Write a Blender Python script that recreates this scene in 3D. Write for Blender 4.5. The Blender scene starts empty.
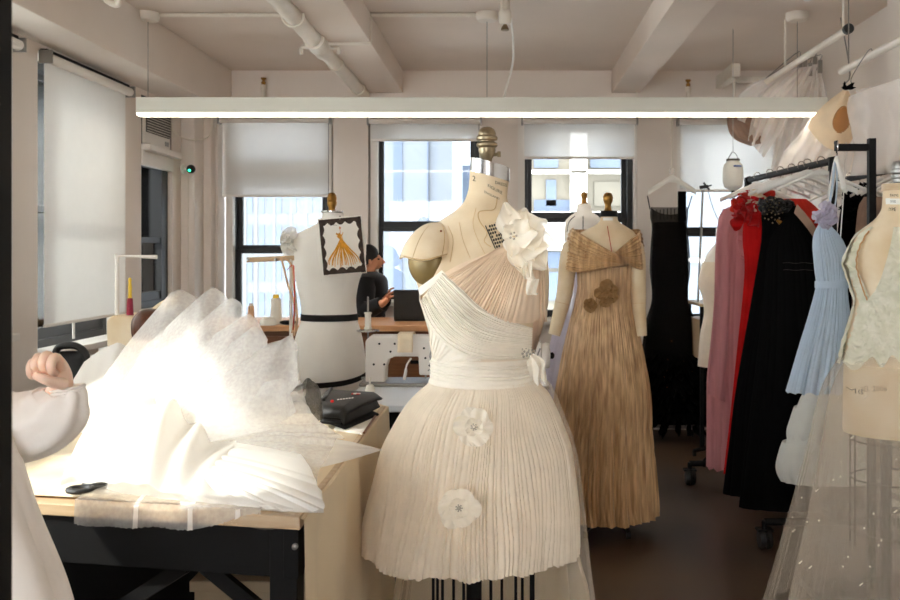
import bpy, math, random
from mathutils import Vector, Matrix, noise
PI = math.pi
R = random.Random(11)
SC = bpy.context.scene
COL = SC.collection
# ---------------------------------------------------------------- camera frame
F, CX, CY, H = 875.0, 505.0, 251.0, 1.30      # focal length in px, vanishing point, eye height
def P(px, py, D):
    return Vector(((px - CX) * D / F, D, H - (py - CY) * D / F))
def XW(px, D): return (px - CX) * D / F
def ZW(py, D): return H - (py - CY) * D / F
cam = bpy.data.cameras.new('camera'); co = bpy.data.objects.new('camera', cam); COL.objects.link(co)
co.location = (0, 0, H); co.rotation_euler = (PI / 2, 0, 0)
cam.sensor_width = 36; cam.lens = 35; cam.shift_x = -55 / 900; cam.shift_y = -49 / 900
cam.clip_start = .05; cam.clip_end = 400
cam.dof.use_dof = True; cam.dof.focus_distance = 2.3; cam.dof.aperture_fstop = 9
SC.camera = co

# ---------------------------------------------------------------- materials
def lin(c):
    return tuple((x / 255 / 12.92) if x / 255 <= .04045 else ((x / 255 + .055) / 1.055) ** 2.4 for x in c) + (1.0,)
def newmat(name):
    m = bpy.data.materials.new(name); m.use_nodes = True
    nt = m.node_tree; nt.nodes.clear()
    return m, nt, nt.nodes.new('ShaderNodeOutputMaterial')
def colnode(nt, col, var, scale, detail=4, stretch=(1, 1, 1), var2=None):
    N = nt.nodes; L = nt.links
    tc = N.new('ShaderNodeTexCoord'); mp = N.new('ShaderNodeMapping'); mp.inputs['Scale'].default_value = stretch
    no = N.new('ShaderNodeTexNoise'); no.inputs['Scale'].default_value = scale; no.inputs['Detail'].default_value = detail
    L.new(tc.outputs['Object'], mp.inputs['Vector']); L.new(mp.outputs[0], no.inputs['Vector'])
    rp = N.new('ShaderNodeValToRGB')
    c = lin(col)
    rp.color_ramp.elements[0].position = .3; rp.color_ramp.elements[1].position = .7
    if var2 is None:
        rp.color_ramp.elements[0].color = tuple(x * (1 - var) for x in c[:3]) + (1,)
        rp.color_ramp.elements[1].color = tuple(min(1, x * (1 + var)) for x in c[:3]) + (1,)
    else:
        rp.color_ramp.elements[0].color = c; rp.color_ramp.elements[1].color = lin(var2)
    L.new(no.outputs['Fac'], rp.inputs['Fac'])
    return rp.outputs['Color'], no.outputs['Fac']
def solid(name, col, rough=.5, metal=0, var=.05, scale=8, bump=0, bscale=60, stretch=(1, 1, 1), spec=.5, coat=0, sss=0, var2=None):
    m, nt, out = newmat(name); N = nt.nodes; L = nt.links
    b = N.new('ShaderNodeBsdfPrincipled')
    c, _ = colnode(nt, col, var, scale, stretch=stretch, var2=var2)
    L.new(c, b.inputs['Base Color']); b.inputs['Roughness'].default_value = rough; b.inputs['Metallic'].default_value = metal
    b.inputs['Specular IOR Level'].default_value = spec; b.inputs['Coat Weight'].default_value = coat
    if sss:
        b.inputs['Subsurface Weight'].default_value = sss; b.inputs['Subsurface Radius'].default_value = (.012, .005, .003)
    if bump:
        no = N.new('ShaderNodeTexNoise'); no.inputs['Scale'].default_value = bscale; no.inputs['Detail'].default_value = 5
        tc = N.new('ShaderNodeTexCoord'); L.new(tc.outputs['Object'], no.inputs['Vector'])
        bp = N.new('ShaderNodeBump'); bp.inputs['Strength'].default_value = bump; bp.inputs['Distance'].default_value = .004
        L.new(no.outputs['Fac'], bp.inputs['Height']); L.new(bp.outputs[0], b.inputs['Normal'])
    L.new(b.outputs[0], out.inputs[0]); return m
def fabric(name, col, alpha=1.0, transl=.3, var=.06, scale=14, rough=.85, sheen=.15, bump=.15, bscale=260, stretch=(1, 1, 1), spec=.2, var2=None, tcol=None, avar=0):
    m, nt, out = newmat(name); N = nt.nodes; L = nt.links
    b = N.new('ShaderNodeBsdfPrincipled')
    c, _ = colnode(nt, col, var, scale, stretch=stretch, var2=var2)
    L.new(c, b.inputs['Base Color']); b.inputs['Roughness'].default_value = rough
    b.inputs['Sheen Weight'].default_value = sheen; b.inputs['Specular IOR Level'].default_value = spec
    sh = b.outputs[0]
    if bump:
        no = N.new('ShaderNodeTexNoise'); no.inputs['Scale'].default_value = bscale; no.inputs['Detail'].default_value = 2
        tc = N.new('ShaderNodeTexCoord'); L.new(tc.outputs['Object'], no.inputs['Vector'])
        bp = N.new('ShaderNodeBump'); bp.inputs['Strength'].default_value = bump; bp.inputs['Distance'].default_value = .002
        L.new(no.outputs['Fac'], bp.inputs['Height']); L.new(bp.outputs[0], b.inputs['Normal'])
    if transl:
        t = N.new('ShaderNodeBsdfTranslucent')
        if tcol: t.inputs['Color'].default_value = lin(tcol)
        else: L.new(c, t.inputs['Color'])
        mx = N.new('ShaderNodeMixShader'); mx.inputs[0].default_value = transl
        L.new(sh, mx.inputs[1]); L.new(t.outputs[0], mx.inputs[2]); sh = mx.outputs[0]
    if alpha < 1:
        t = N.new('ShaderNodeBsdfTransparent'); mx = N.new('ShaderNodeMixShader'); mx.inputs[0].default_value = 1 - alpha
        if avar:
            an = N.new('ShaderNodeTexNoise'); an.inputs['Scale'].default_value = 110; an.inputs['Detail'].default_value = 3
            at = N.new('ShaderNodeTexCoord'); L.new(at.outputs['Object'], an.inputs['Vector'])
            ar = N.new('ShaderNodeMapRange'); ar.inputs['From Min'].default_value = .3; ar.inputs['From Max'].default_value = .7
            ar.inputs['To Min'].default_value = 1 - alpha - avar; ar.inputs['To Max'].default_value = 1 - alpha + avar
            L.new(an.outputs['Fac'], ar.inputs['Value']); L.new(ar.outputs[0], mx.inputs[0])
        L.new(sh, mx.inputs[1]); L.new(t.outputs[0], mx.inputs[2]); sh = mx.outputs[0]
    L.new(sh, out.inputs[0]); return m
def emit(name, col, s):
    m, nt, out = newmat(name); e = nt.nodes.new('ShaderNodeEmission'); e.inputs[0].default_value = lin(col); e.inputs[1].default_value = s
    nt.links.new(e.outputs[0], out.inputs[0]); return m
def glass(name, tint=(248, 251, 252)):
    m, nt, out = newmat(name); N = nt.nodes; L = nt.links
    t = N.new('ShaderNodeBsdfTransparent'); t.inputs[0].default_value = lin(tint)
    g = N.new('ShaderNodeBsdfGlossy'); g.inputs['Roughness'].default_value = .03
    fr = N.new('ShaderNodeFresnel'); fr.inputs[0].default_value = 1.45
    mx = N.new('ShaderNodeMixShader'); L.new(fr.outputs[0], mx.inputs[0]); L.new(t.outputs[0], mx.inputs[1]); L.new(g.outputs[0], mx.inputs[2])
    L.new(mx.outputs[0], out.inputs[0]); return m
def wood(name, c1, c2, sc=(2, 18, 18), rough=.45):
    return solid(name, c1, rough, var2=c2, scale=3, stretch=sc, bump=.05, bscale=30)

M = {}
M['wall'] = solid('wall_paint', (224, 214, 204), .75, var=.02, scale=3, bump=.05, bscale=40)
M['ceil'] = solid('ceiling_paint', (222, 209, 197), .8, var=.03, scale=2.5, bump=.08, bscale=25)
M['trimw'] = solid('white_trim_paint', (226, 220, 212), .5, var=.02)
M['black'] = solid('black_window_paint', (20, 19, 19), .45, var=.1)
M['bmetal'] = solid('black_metal', (10, 9, 9), .6, var=.15, spec=.2)
M['chrome'] = solid('chrome', (200, 200, 198), .18, 1, var=.03)
M['pewter'] = solid('aged_pewter', (150, 135, 108), .36, .85, var=.35, scale=30)
M['brass'] = solid('worn_brass', (150, 110, 52), .34, .85, var=.3, scale=40)
M['steel'] = solid('grey_steel', (150, 148, 143), .35, .9, var=.08)
M['pipe'] = solid('white_pipe_paint', (224, 216, 203), .5, var=.04, scale=15)
M['white_pl'] = solid('white_plastic', (232, 230, 224), .35, var=.02)
M['fixture'] = solid('white_fixture_enamel', (226, 226, 214), .4, var=.01)
M['led'] = emit('lamp_diffuser', (255, 243, 222), 3.5)
M['glass'] = glass('window_glass')
M['shade'] = fabric('roller_shade_screen', (236, 233, 228), .72, .5, var=.01, bump=.05, sheen=0, spec=.05)
M['blind'] = fabric('white_blackout_shade', (240, 239, 236), 1, .2, var=.01, bump=.05, sheen=0, spec=.05)
M['blind2'] = fabric('sheer_white_blind', (246, 245, 242), 1, .6, var=.01, bump=.05, sheen=0, spec=.05)
M['cream'] = fabric('cream_linen', (220, 194, 152), 1, .0, var=.1, scale=7, bump=.2, bscale=400, var2=(236, 221, 194))
M['muslin'] = fabric('white_muslin', (248, 245, 238), 1, .05, var=.03, scale=7, bump=.2, bscale=400)
M['cloth'] = fabric('cream_table_cloth', (232, 214, 182), 1, .1, var=.05, scale=5)
M['tulle'] = fabric('white_tulle', (253, 252, 250), .38, .6, var=.01, bump=.1, bscale=500, sheen=.1, avar=.045)
M['tulle2'] = fabric('dense_white_tulle', (253, 252, 249), .85, .45, var=.01, bump=.25, bscale=400, sheen=.1)
M['sheer'] = fabric('sheer_ivory_tulle', (242, 230, 212), .27, .4, var=.03, bump=.1)
M['chiffon'] = fabric('ivory_chiffon', (246, 234, 214), .97, .25, var=.04, scale=20, bump=.2, bscale=300)
M['chiffon_w'] = fabric('white_chiffon', (248, 241, 226), 1, .15, var=.04, scale=20, bump=.2, bscale=300)
M['nude'] = fabric('blush_nude_tulle', (238, 214, 186), 1, .1, var=.07, scale=14, bump=.2, bscale=300)
M['organza'] = fabric('ivory_organza', (252, 245, 230), .92, .26, var=.03, bump=.1, bscale=200, sheen=.3)
M['ivory'] = fabric('ivory_gauze', (236, 220, 190), 1, .15, var=.06, scale=12, bump=.2, bscale=300)
M['olive'] = solid('olive_arm_plate', (120, 98, 52), .35, .35, var=.25, scale=12)
M['rust'] = solid('rust_pin', (150, 80, 35), .6)
M['stain'] = fabric('rust_water_stain', (208, 176, 130), 1, 0, var=.25, bump=0)
M['ink'] = solid('black_ink', (36, 30, 26), .7)
M['pearl'] = solid('pearl_bead', (210, 204, 190), .25, .3)
M['gold'] = fabric('antique_gold_lame', (160, 118, 70), 1, .0, var=.2, scale=10, rough=.42, sheen=.1, spec=.7, stretch=(6, 6, .5), bump=.15, bscale=120, var2=(226, 188, 138))  # lighter ramp colour puts highlight streaks into the cloth
M['gold2'] = fabric('gold_petals', (164, 126, 80), 1, .2, var=.15, rough=.55)
M['blackcloth'] = fabric('black_crepe', (8, 7, 7), 1, .0, var=.2, sheen=0, spec=.05)
M['blacksheer'] = fabric('black_sheer_mesh', (12, 12, 13), .7, .1, var=.1, sheen=.02)
M['blacksatin'] = fabric('black_satin', (12, 11, 11), 1, 0, var=.2, rough=.45, spec=.4)
M['sparkle'] = solid('gold_sequin', (230, 180, 80), .15, 1)
M['pink'] = fabric('dusty_pink_chiffon', (212, 150, 152), .97, .25, var=.1, scale=8, stretch=(4, 4, .6))
M['red'] = fabric('red_chiffon', (205, 20, 20), 1, .2, var=.15, scale=8)
M['coral'] = fabric('coral_red_satin', (206, 52, 36), 1, .2, var=.15)
M['blue'] = fabric('powder_blue_chiffon', (190, 204, 218), 1, .2, var=.05)
M['lav'] = fabric('lavender_tulle', (214, 208, 222), .8, .4, var=.03)
M['greylace'] = fabric('pale_sage_lace', (214, 212, 186), 1, .1, var=.14, scale=26, bump=1.0, bscale=60, var2=(236, 232, 214))
M['peach'] = fabric('peach_satin_bodice', (246, 226, 194), 1, .25, var=.05)
M['peachin'] = fabric('tan_lining', (196, 152, 104), 1, .1, var=.05)
M['veil'] = fabric('white_veil_net', (250, 244, 238), .5, .5, var=.02, bump=0)
M['brownlace'] = fabric('brown_nude_lace', (150, 122, 104), 1, .15, var=.12)
M['pettic'] = fabric('off_white_petticoat_net', (252, 247, 242), .74, .5, var=.03)
M['tape'] = solid('black_twill_tape', (20, 19, 19), .9)
M['paper'] = solid('sketch_paper', (238, 234, 226), .8, var=.02)
M['wash'] = solid('sepia_ink_wash', (62, 48, 40), .85, var=.4, scale=60)
M['ochre'] = solid('ochre_paint', (214, 150, 46), .8, var=.25, scale=80)
M['skin'] = solid('skin', (240, 204, 180), .5, var=.05, sss=.15)
M['skin2'] = solid('tan_skin', (212, 146, 108), .5, var=.08, sss=.1)
M['hairb'] = solid('brown_hair', (84, 42, 18), .35, var=.5, scale=40, stretch=(8, 8, 1))
M['hairk'] = solid('black_hair', (24, 20, 18), .75, var=.3, scale=40)
M['knit'] = fabric('black_sweater', (18, 17, 19), 1, 0, var=.2)
M['coat'] = fabric('white_cotton_smock', (246, 240, 232), 1, .1, var=.03, scale=5, bump=.15, bscale=120)
M['deskwood'] = wood('warm_oak', (226, 172, 122), (204, 146, 96))
M['darkwood'] = wood('brown_panel_wood', (132, 84, 48), (110, 66, 36))
M['edgewood'] = wood('pale_table_wood', (208, 182, 146), (190, 160, 122), sc=(1, 14, 30))
M['laminate'] = solid('white_laminate', (222, 226, 230), .3, var=.02)
M['cardboard'] = solid('pale_cardboard', (196, 184, 164), .8, var=.05)
M['nylon'] = solid('black_nylon', (24, 23, 22), .55, var=.2, scale=30, bump=.25, bscale=200)
M['mesh'] = fabric('black_net_strap', (120, 118, 114), .6, .1, var=.5, scale=300)
M['redlogo'] = solid('red_badge', (214, 30, 28), .4)
M['yellow'] = solid('yellow_plastic', (236, 196, 40), .4)
M['magenta'] = solid('magenta_thread', (150, 26, 56), .6)
M['thread'] = solid('white_thread', (236, 232, 220), .7, bump=.2, bscale=90)
M['kraft'] = solid('tan_tape_measure', (206, 168, 132), .6)
M['green'] = emit('green_status_light', (40, 230, 140), 3)
M['grille'] = solid('grey_grille', (78, 74, 68), .6)
M['tank'] = fabric('milky_plastic_tank', (222, 220, 212), .92, .35, var=.02, bump=0)
M['bluelab'] = solid('blue_print', (70, 90, 140), .6)
M['label_w'] = solid('white_label', (236, 234, 226), .6)
M['redthread'] = solid('red_basting_thread', (186, 40, 30), .7)

def floor_mat():
    m, nt, out = newmat('stained_concrete'); N = nt.nodes; L = nt.links
    b = N.new('ShaderNodeBsdfPrincipled')
    c, f = colnode(nt, (58, 45, 34), .4, 1.6, 8, var2=(92, 73, 55))
    v = N.new('ShaderNodeTexNoise'); v.inputs['Scale'].default_value = 70; v.inputs['Detail'].default_value = 3
    tc = N.new('ShaderNodeTexCoord'); L.new(tc.outputs['Object'], v.inputs['Vector'])
    rp = N.new('ShaderNodeValToRGB'); rp.color_ramp.elements[0].position = .72; rp.color_ramp.elements[1].position = .8
    L.new(v.outputs['Fac'], rp.inputs['Fac'])
    mx = N.new('ShaderNodeMix'); mx.data_type = 'RGBA'
    L.new(rp.outputs['Color'], mx.inputs['Factor']); L.new(c, mx.inputs['A']); mx.inputs['B'].default_value = lin((126, 106, 84))
    L.new(mx.outputs['Result'], b.inputs['Base Color'])
    mr = N.new('ShaderNodeMapRange'); mr.inputs['To Min'].default_value = .3; mr.inputs['To Max'].default_value = .55
    L.new(f, mr.inputs['Value']); L.new(mr.outputs[0], b.inputs['Roughness'])
    L.new(b.outputs[0], out.inputs[0]); return m
M['floor'] = floor_mat()
def brick_mat(name, c1, c2, mort, sc=1.0):
    m, nt, out = newmat(name); N = nt.nodes; L = nt.links
    b = N.new('ShaderNodeBsdfPrincipled'); b.inputs['Roughness'].default_value = .85
    tc = N.new('ShaderNodeTexCoord'); mp = N.new('ShaderNodeMapping'); mp.inputs['Rotation'].default_value = (PI / 2, 0, PI / 2)
    br = N.new('ShaderNodeTexBrick'); br.inputs['Scale'].default_value = sc
    br.inputs['Color1'].default_value = lin(c1); br.inputs['Color2'].default_value = lin(c2); br.inputs['Mortar'].default_value = lin(mort)
    br.inputs['Mortar Size'].default_value = .012; br.inputs['Brick Width'].default_value = .24; br.inputs['Row Height'].default_value = .09
    L.new(tc.outputs['Object'], mp.inputs['Vector']); L.new(mp.outputs[0], br.inputs['Vector'])
    L.new(br.outputs['Color'], b.inputs['Base Color']); L.new(b.outputs[0], out.inputs[0]); return m
M['brick'] = brick_mat('grey_blue_brick', (128, 138, 154), (154, 162, 176), (186, 192, 200))
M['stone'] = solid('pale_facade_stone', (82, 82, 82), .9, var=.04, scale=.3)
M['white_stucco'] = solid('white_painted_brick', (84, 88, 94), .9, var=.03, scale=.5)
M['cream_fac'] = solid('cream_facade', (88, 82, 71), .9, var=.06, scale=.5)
M['farglass'] = solid('far_window_glass', (60, 70, 84), .5, var=.2, scale=.6)
M['bluecol'] = solid('blue_grey_pier', (56, 66, 82), .7, var=.1, scale=.4)

# ---------------------------------------------------------------- mesh helpers
class MB:
    def __init__(s): s.v = []; s.f = []
    def add(s, vs, fs):
        o = len(s.v); s.v += [Vector(x) for x in vs]; s.f += [tuple(i + o for i in q) for q in fs]
    def grid(s, fn, nu, nv, cu=False, cv=False, skip=None):
        vs = []
        for i in range(nu):
            u = i / nu if cu else i / (nu - 1)
            for j in range(nv):
                v = j / nv if cv else j / (nv - 1)
                vs.append(fn(u, v))
        fs = []
        for i in range(nu if cu else nu - 1):
            for j in range(nv if cv else nv - 1):
                if skip and skip((i + .5) / nu, (j + .5) / nv): continue
                a = i; b = (i + 1) % nu; c = j; d = (j + 1) % nv
                fs.append((a * nv + c, b * nv + c, b * nv + d, a * nv + d))
        s.add(vs, fs)
    def tube(s, pts, r, n=8, closed=False, cap=True):
        pts = [Vector(p) for p in pts]; k = len(pts)
        rs = r if isinstance(r, (list, tuple)) else [r] * k
        up = None; rings = []
        for i in range(k):
            if closed: t = pts[(i + 1) % k] - pts[i - 1]
            else: t = pts[min(i + 1, k - 1)] - pts[max(i - 1, 0)]
            if t.length < 1e-9: t = Vector((0, 0, 1))
            t.normalize()
            if up is None:
                up = Vector((0, 0, 1)) if abs(t.z) < .9 else Vector((1, 0, 0))
            up = (up - t * up.dot(t))
            if up.length < 1e-6: up = t.orthogonal()
            up.normalize(); sd = t.cross(up)
            rings.append([pts[i] + (up * math.cos(2 * PI * j / n) + sd * math.sin(2 * PI * j / n)) * rs[i] for j in range(n)])
        vs = [p for q in rings for p in q]; fs = []
        for i in range(k if closed else k - 1):
            a = i; b = (i + 1) % k
            for j in range(n): fs.append((a * n + j, a * n + (j + 1) % n, b * n + (j + 1) % n, b * n + j))
        if cap and not closed: fs += [tuple(range(n))[::-1], tuple((k - 1) * n + j for j in range(n))]
        s.add(vs, fs)
    def bar(s, a, b, w, h):            # square bar
        a = Vector(a); b = Vector(b); t = (b - a).normalized()
        up = Vector((0, 0, 1)) if abs(t.z) < .9 else Vector((0, 1, 0))
        sd = t.cross(up).normalized(); up = sd.cross(t)
        q = [(-w / 2, -h / 2), (w / 2, -h / 2), (w / 2, h / 2), (-w / 2, h / 2)]
        vs = [p + sd * x + up * y for p in (a, b) for x, y in q]
        s.add(vs, [(0, 1, 2, 3), (7, 6, 5, 4), (0, 4, 5, 1), (1, 5, 6, 2), (2, 6, 7, 3), (3, 7, 4, 0)])
    def lathe(s, c, prof, n=24, mat=None):
        c = Vector(c); vs = []; m = len(prof)
        for i in range(m):
            for j in range(n):
                a = 2 * PI * j / n; p = Vector((prof[i][0] * math.cos(a), prof[i][0] * math.sin(a), prof[i][1]))
                if mat is not None: p = mat @ p
                vs.append(c + p)
        fs = []
        for i in range(m - 1):
            for j in range(n): fs.append((i * n + j, i * n + (j + 1) % n, (i + 1) * n + (j + 1) % n, (i + 1) * n + j))
        fs += [tuple(range(n))[::-1], tuple((m - 1) * n + j for j in range(n))]
        s.add(vs, fs)
    def box(s, x0, x1, y0, y1, z0, z1, mat=None):
        vs = [Vector((x, y, z)) for z in (z0, z1) for y in (y0, y1) for x in (x0, x1)]
        if mat is not None: vs = [mat @ v for v in vs]
        s.add(vs, [(0, 2, 3, 1), (4, 5, 7, 6), (0, 1, 5, 4), (2, 6, 7, 3), (0, 4, 6, 2), (1, 3, 7, 5)])
    def ell(s, c, rx, ry, rz, nu=18, nv=12, mat=None):
        c = Vector(c)
        def fn(u, v):
            p = Vector((rx * math.cos(2 * PI * u) * math.sin(PI * v), ry * math.sin(2 * PI * u) * math.sin(PI * v), -rz * math.cos(PI * v)))
            return c + (mat @ p if mat is not None else p)
        s.grid(fn, nu, nv, cu=True)
    def prism(s, poly, ext):
        n = len(poly); ext = Vector(ext); a = [Vector(p) for p in poly]
        s.add(a + [p + ext for p in a], [tuple(range(n))[::-1], tuple(range(n, 2 * n))] + [(i, (i + 1) % n, n + (i + 1) % n, n + i) for i in range(n)])
    def build(s, name, mat, parent=None, smooth=True, bevel=0, base=None, solid=0):
        me = bpy.data.meshes.new(name)
        off = Vector(base) if base is not None else Vector((0, 0, 0))
        q = parent
        while q is not None: off = off + q.location; q = q.parent
        me.from_pydata([tuple(p - off) for p in s.v], [], s.f)
        me.materials.append(mat); me.validate()
        if smooth:
            for p in me.polygons: p.use_smooth = True
            me.set_sharp_from_angle(angle=math.radians(42))
        o = bpy.data.objects.new(name, me); COL.objects.link(o)
        if base is not None: o.location = base
        if parent is not None: o.parent = parent
        if solid:
            md = o.modifiers.new('thickness', 'SOLIDIFY'); md.thickness = solid; md.offset = 0
        if bevel:
            md = o.modifiers.new('bevel', 'BEVEL'); md.width = bevel; md.segments = 2; md.limit_method = 'ANGLE'
        return o
def tag(o, label, cat, group=None, kind=None):
    o['label'] = label; o['category'] = cat
    if group: o['group'] = group
    if kind: o['kind'] = kind
    return o
def thing(name, label, cat, loc=(0, 0, 0), group=None, kind=None):
    o = bpy.data.objects.new(name, None); COL.objects.link(o); o.location = loc; o.empty_display_size = .1
    return tag(o, label, cat, group, kind)
def struct(name, mb, mat, smooth=False, bevel=0, parent=None):
    o = mb.build(name, mat, parent, smooth, bevel)
    if parent is None: o['kind'] = 'structure'
    return o
def sempty(name, loc=(0, 0, 0)):
    o = bpy.data.objects.new(name, None); COL.objects.link(o); o.location = loc; o['kind'] = 'structure'; return o
def dup(root, loc=None, rot=None, label=None, group=None):
    r = root.copy(); COL.objects.link(r)
    if loc is not None: r.location = loc
    if rot is not None: r.rotation_euler = rot
    if label: r['label'] = label
    if group: r['group'] = group
    for ch in list(root.children):
        c = ch.copy(); COL.objects.link(c); c.parent = r
        for g in list(ch.children):
            d = g.copy(); COL.objects.link(d); d.parent = c
    return r
def text_mb(txt, size, fn, font_res=2):
    """letters as mesh; fn maps (x,y) in metres to a world point"""
    cu = bpy.data.curves.new('t', 'FONT'); cu.body = txt; cu.size = size; cu.align_x = 'CENTER'; cu.align_y = 'CENTER'; cu.resolution_u = font_res
    o = bpy.data.objects.new('t', cu); COL.objects.link(o)
    dg = bpy.context.evaluated_depsgraph_get(); me = o.evaluated_get(dg).to_mesh()
    mb = MB(); mb.add([fn(v.co.x, v.co.y) for v in me.vertices], [tuple(p.vertices) for p in me.polygons])
    o.evaluated_get(dg).to_mesh_clear(); COL.objects.unlink(o); bpy.data.objects.remove(o); bpy.data.curves.remove(cu)
    return mb
def crv(pts, u):
    n = len(pts) - 1; x = min(max(u, 0), 1) * n; i = min(int(x), n - 1); t = x - i
    p = [Vector(pts[max(0, min(n, i + k))]) for k in (-1, 0, 1, 2)]
    return .5 * ((2 * p[1]) + (p[2] - p[0]) * t + (2 * p[0] - 5 * p[1] + 4 * p[2] - p[3]) * t * t + (3 * p[1] - p[0] - 3 * p[2] + p[3]) * t ** 3)
def path(pts, n): return [crv(pts, i / (n - 1)) for i in range(n)]
def pleats(n, seed, sharp=.8, closed=True):
    r = random.Random(seed); w = [r.uniform(.5, 1.5) for _ in range(n)]; t = sum(w); e = [0]
    for x in w: e.append(e[-1] + x / t)
    h = [r.uniform(.45, 1) for _ in range(n)]
    import bisect
    def f(u):
        u = u % 1.0; i = min(bisect.bisect_right(e, u) - 1, n - 1)
        l = (u - e[i]) / (e[i + 1] - e[i])
        return h[i] * abs(math.sin(PI * l)) ** sharp
    return f
def sm(a, b, x):
    t = min(max((x - a) / (b - a), 0), 1); return t * t * (3 - 2 * t)
def nz(x, y=0, z=0): return noise.noise(Vector((x, y, z)))

class Body:
    """loft of ellipses; keys (py, xl, xr[, depth ratio[, depth shift]]) read at distance D"""
    def __init__(s, D, keys, rb=.8, bump=None, post=None):
        ks = []
        for k in keys:
            z = ZW(k[0], D); a = (k[2] - k[1]) / 2 * D / F; cx = XW((k[1] + k[2]) / 2, D)
            ks.append((z, cx, D + (k[4] if len(k) > 4 else 0), a, a * (k[3] if len(k) > 3 and k[3] else rb)))
        s.init(ks, bump, post); s.D = D
    def init(s, ks, bump=None, post=None):
        s.k = sorted(ks); s.bump = bump; s.post = post
        s.zs = [k[0] for k in s.k]; n = len(s.k); s.m = []
        for c in range(1, 5):
            d = [(s.k[i + 1][c] - s.k[i][c]) / (s.zs[i + 1] - s.zs[i]) for i in range(n - 1)]
            m = [d[0]] + [0 if d[i - 1] * d[i] <= 0 else 2 * d[i - 1] * d[i] / (d[i - 1] + d[i]) for i in range(1, n - 1)] + [d[-1]]
            s.m.append(m)
        return s
    def prof(s, z):
        z = min(max(z, s.zs[0]), s.zs[-1]); i = 0
        while i < len(s.zs) - 2 and z > s.zs[i + 1]: i += 1
        h = s.zs[i + 1] - s.zs[i]; t = (z - s.zs[i]) / h; o = []
        for c in range(4):
            a = s.k[i][c + 1]; b = s.k[i + 1][c + 1]; m0 = s.m[c][i] * h; m1 = s.m[c][i + 1] * h
            o.append((2 * t ** 3 - 3 * t * t + 1) * a + (t ** 3 - 2 * t * t + t) * m0 + (-2 * t ** 3 + 3 * t * t) * b + (t ** 3 - t * t) * m1)
        return o
    def pt(s, th, z, off=0):
        cx, cy, a, b = s.prof(z)
        e = off + (s.bump(th, z) if s.bump else 0)
        p = Vector((cx + (a + off) * math.cos(th), cy + (b + e) * math.sin(th), z))
        return s.post(p) if s.post else p
    def px(s, x, y, off=0):
        cx, cy, a, b = s.prof(ZW(y, s.D)); Y = cy - b; th = -PI / 2; Z = H
        for _ in range(6):
            X = XW(x, Y); Z = ZW(y, Y); cx, cy, a, b = s.prof(Z)
            c = min(max((X - cx) / (a + off), -.999), .999); th = -math.acos(c); Y = cy + (b + off) * math.sin(th)
        return s.pt(th, Z, off)
    def loft(s, mb, y0, y1, nz_, nth, off=0, disp=None, hem=None, top=None, cap=False, world=False, a0=0, a1=2 * PI):
        """y0, y1: image rows (top, bottom) or world z; disp(u, t) radial, hem(u) vertical at the bottom"""
        z0, z1 = (y0, y1) if world else (ZW(y0, s.D), ZW(y1, s.D))
        cl = abs(a1 - a0 - 2 * PI) < 1e-6
        def fn(u, v):
            th = a0 + u * (a1 - a0); z = z0 + (z1 - z0) * v
            if hem: z += hem(u) * v ** 3
            if top: z += top(u) * (1 - v) ** 8
            d = off + (disp(u, v) if disp else 0)
            return s.pt(th, z, d)
        n0 = len(mb.v); mb.grid(fn, nth, nz_, cu=cl)
        if cap and cl:
            mb.f.append(tuple(n0 + i * nz_ for i in range(nth)))
            mb.f.append(tuple(n0 + i * nz_ + nz_ - 1 for i in range(nth))[::-1])
    def patch(s, mb, A, B, nu, nv, off=.006, fold=None, fade=.12):
        def fn(u, v):
            a = crv([(p[0], p[1], 0) for p in A], u); b = crv([(p[0], p[1], 0) for p in B], u)
            q = a.lerp(b, v); e = sm(0, fade, min(v, 1 - v, u * 2, (1 - u) * 2)) if fade else 1
            return s.px(q.x, q.y, .001 + e * (off + (fold(u, v) if fold else 0)))
        mb.grid(fn, nu, nv)
def petal(mb, c, d, nrm, L, W, cup=.3, ruf=.1, seed=0, nu=12, nv=11, tip=.75):
    c = Vector(c); d = Vector(d).normalized(); nrm = Vector(nrm).normalized(); sd = d.cross(nrm).normalized(); nrm = sd.cross(d)
    def fn(u, v):
        t = 2 * v - 1; w = W * (math.sin(PI * min(1, .1 + tip * u)) ** .8)
        end = 1 - .22 * t * t
        h = cup * L * u * u + ruf * L * math.sin(5.5 * t + seed * 2.1 + 3 * u) * u + .25 * cup * L * t * t * u
        return c + d * (L * u * end) + sd * (w * t) + nrm * h
    mb.grid(fn, nu, nv)
def skin_body(name, joints, bones, mat, parent=None, sub=2):
    """joints {name:(pos, radius)}; one continuous skinned surface, baked"""
    ix = {k: i for i, k in enumerate(joints)}
    me = bpy.data.meshes.new(name); me.from_pydata([tuple(j[0]) for j in joints.values()], [(ix[a], ix[b]) for a, b in bones], [])
    o = bpy.data.objects.new(name, me); COL.objects.link(o)
    o.modifiers.new('s', 'SKIN'); sd = o.modifiers.new('u', 'SUBSURF'); sd.levels = sub; sd.render_levels = sub
    for k, j in joints.items():
        r = j[1] if isinstance(j[1], tuple) else (j[1], j[1]); me.skin_vertices[0].data[ix[k]].radius = r
    me.skin_vertices[0].data[0].use_root = True
    dg = bpy.context.evaluated_depsgraph_get(); e = o.evaluated_get(dg).to_mesh()
    mb = MB(); mb.add([v.co.copy() for v in e.vertices], [tuple(p.vertices) for p in e.polygons])
    o.evaluated_get(dg).to_mesh_clear(); COL.objects.unlink(o); bpy.data.objects.remove(o); bpy.data.meshes.remove(me)
    return mb
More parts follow.
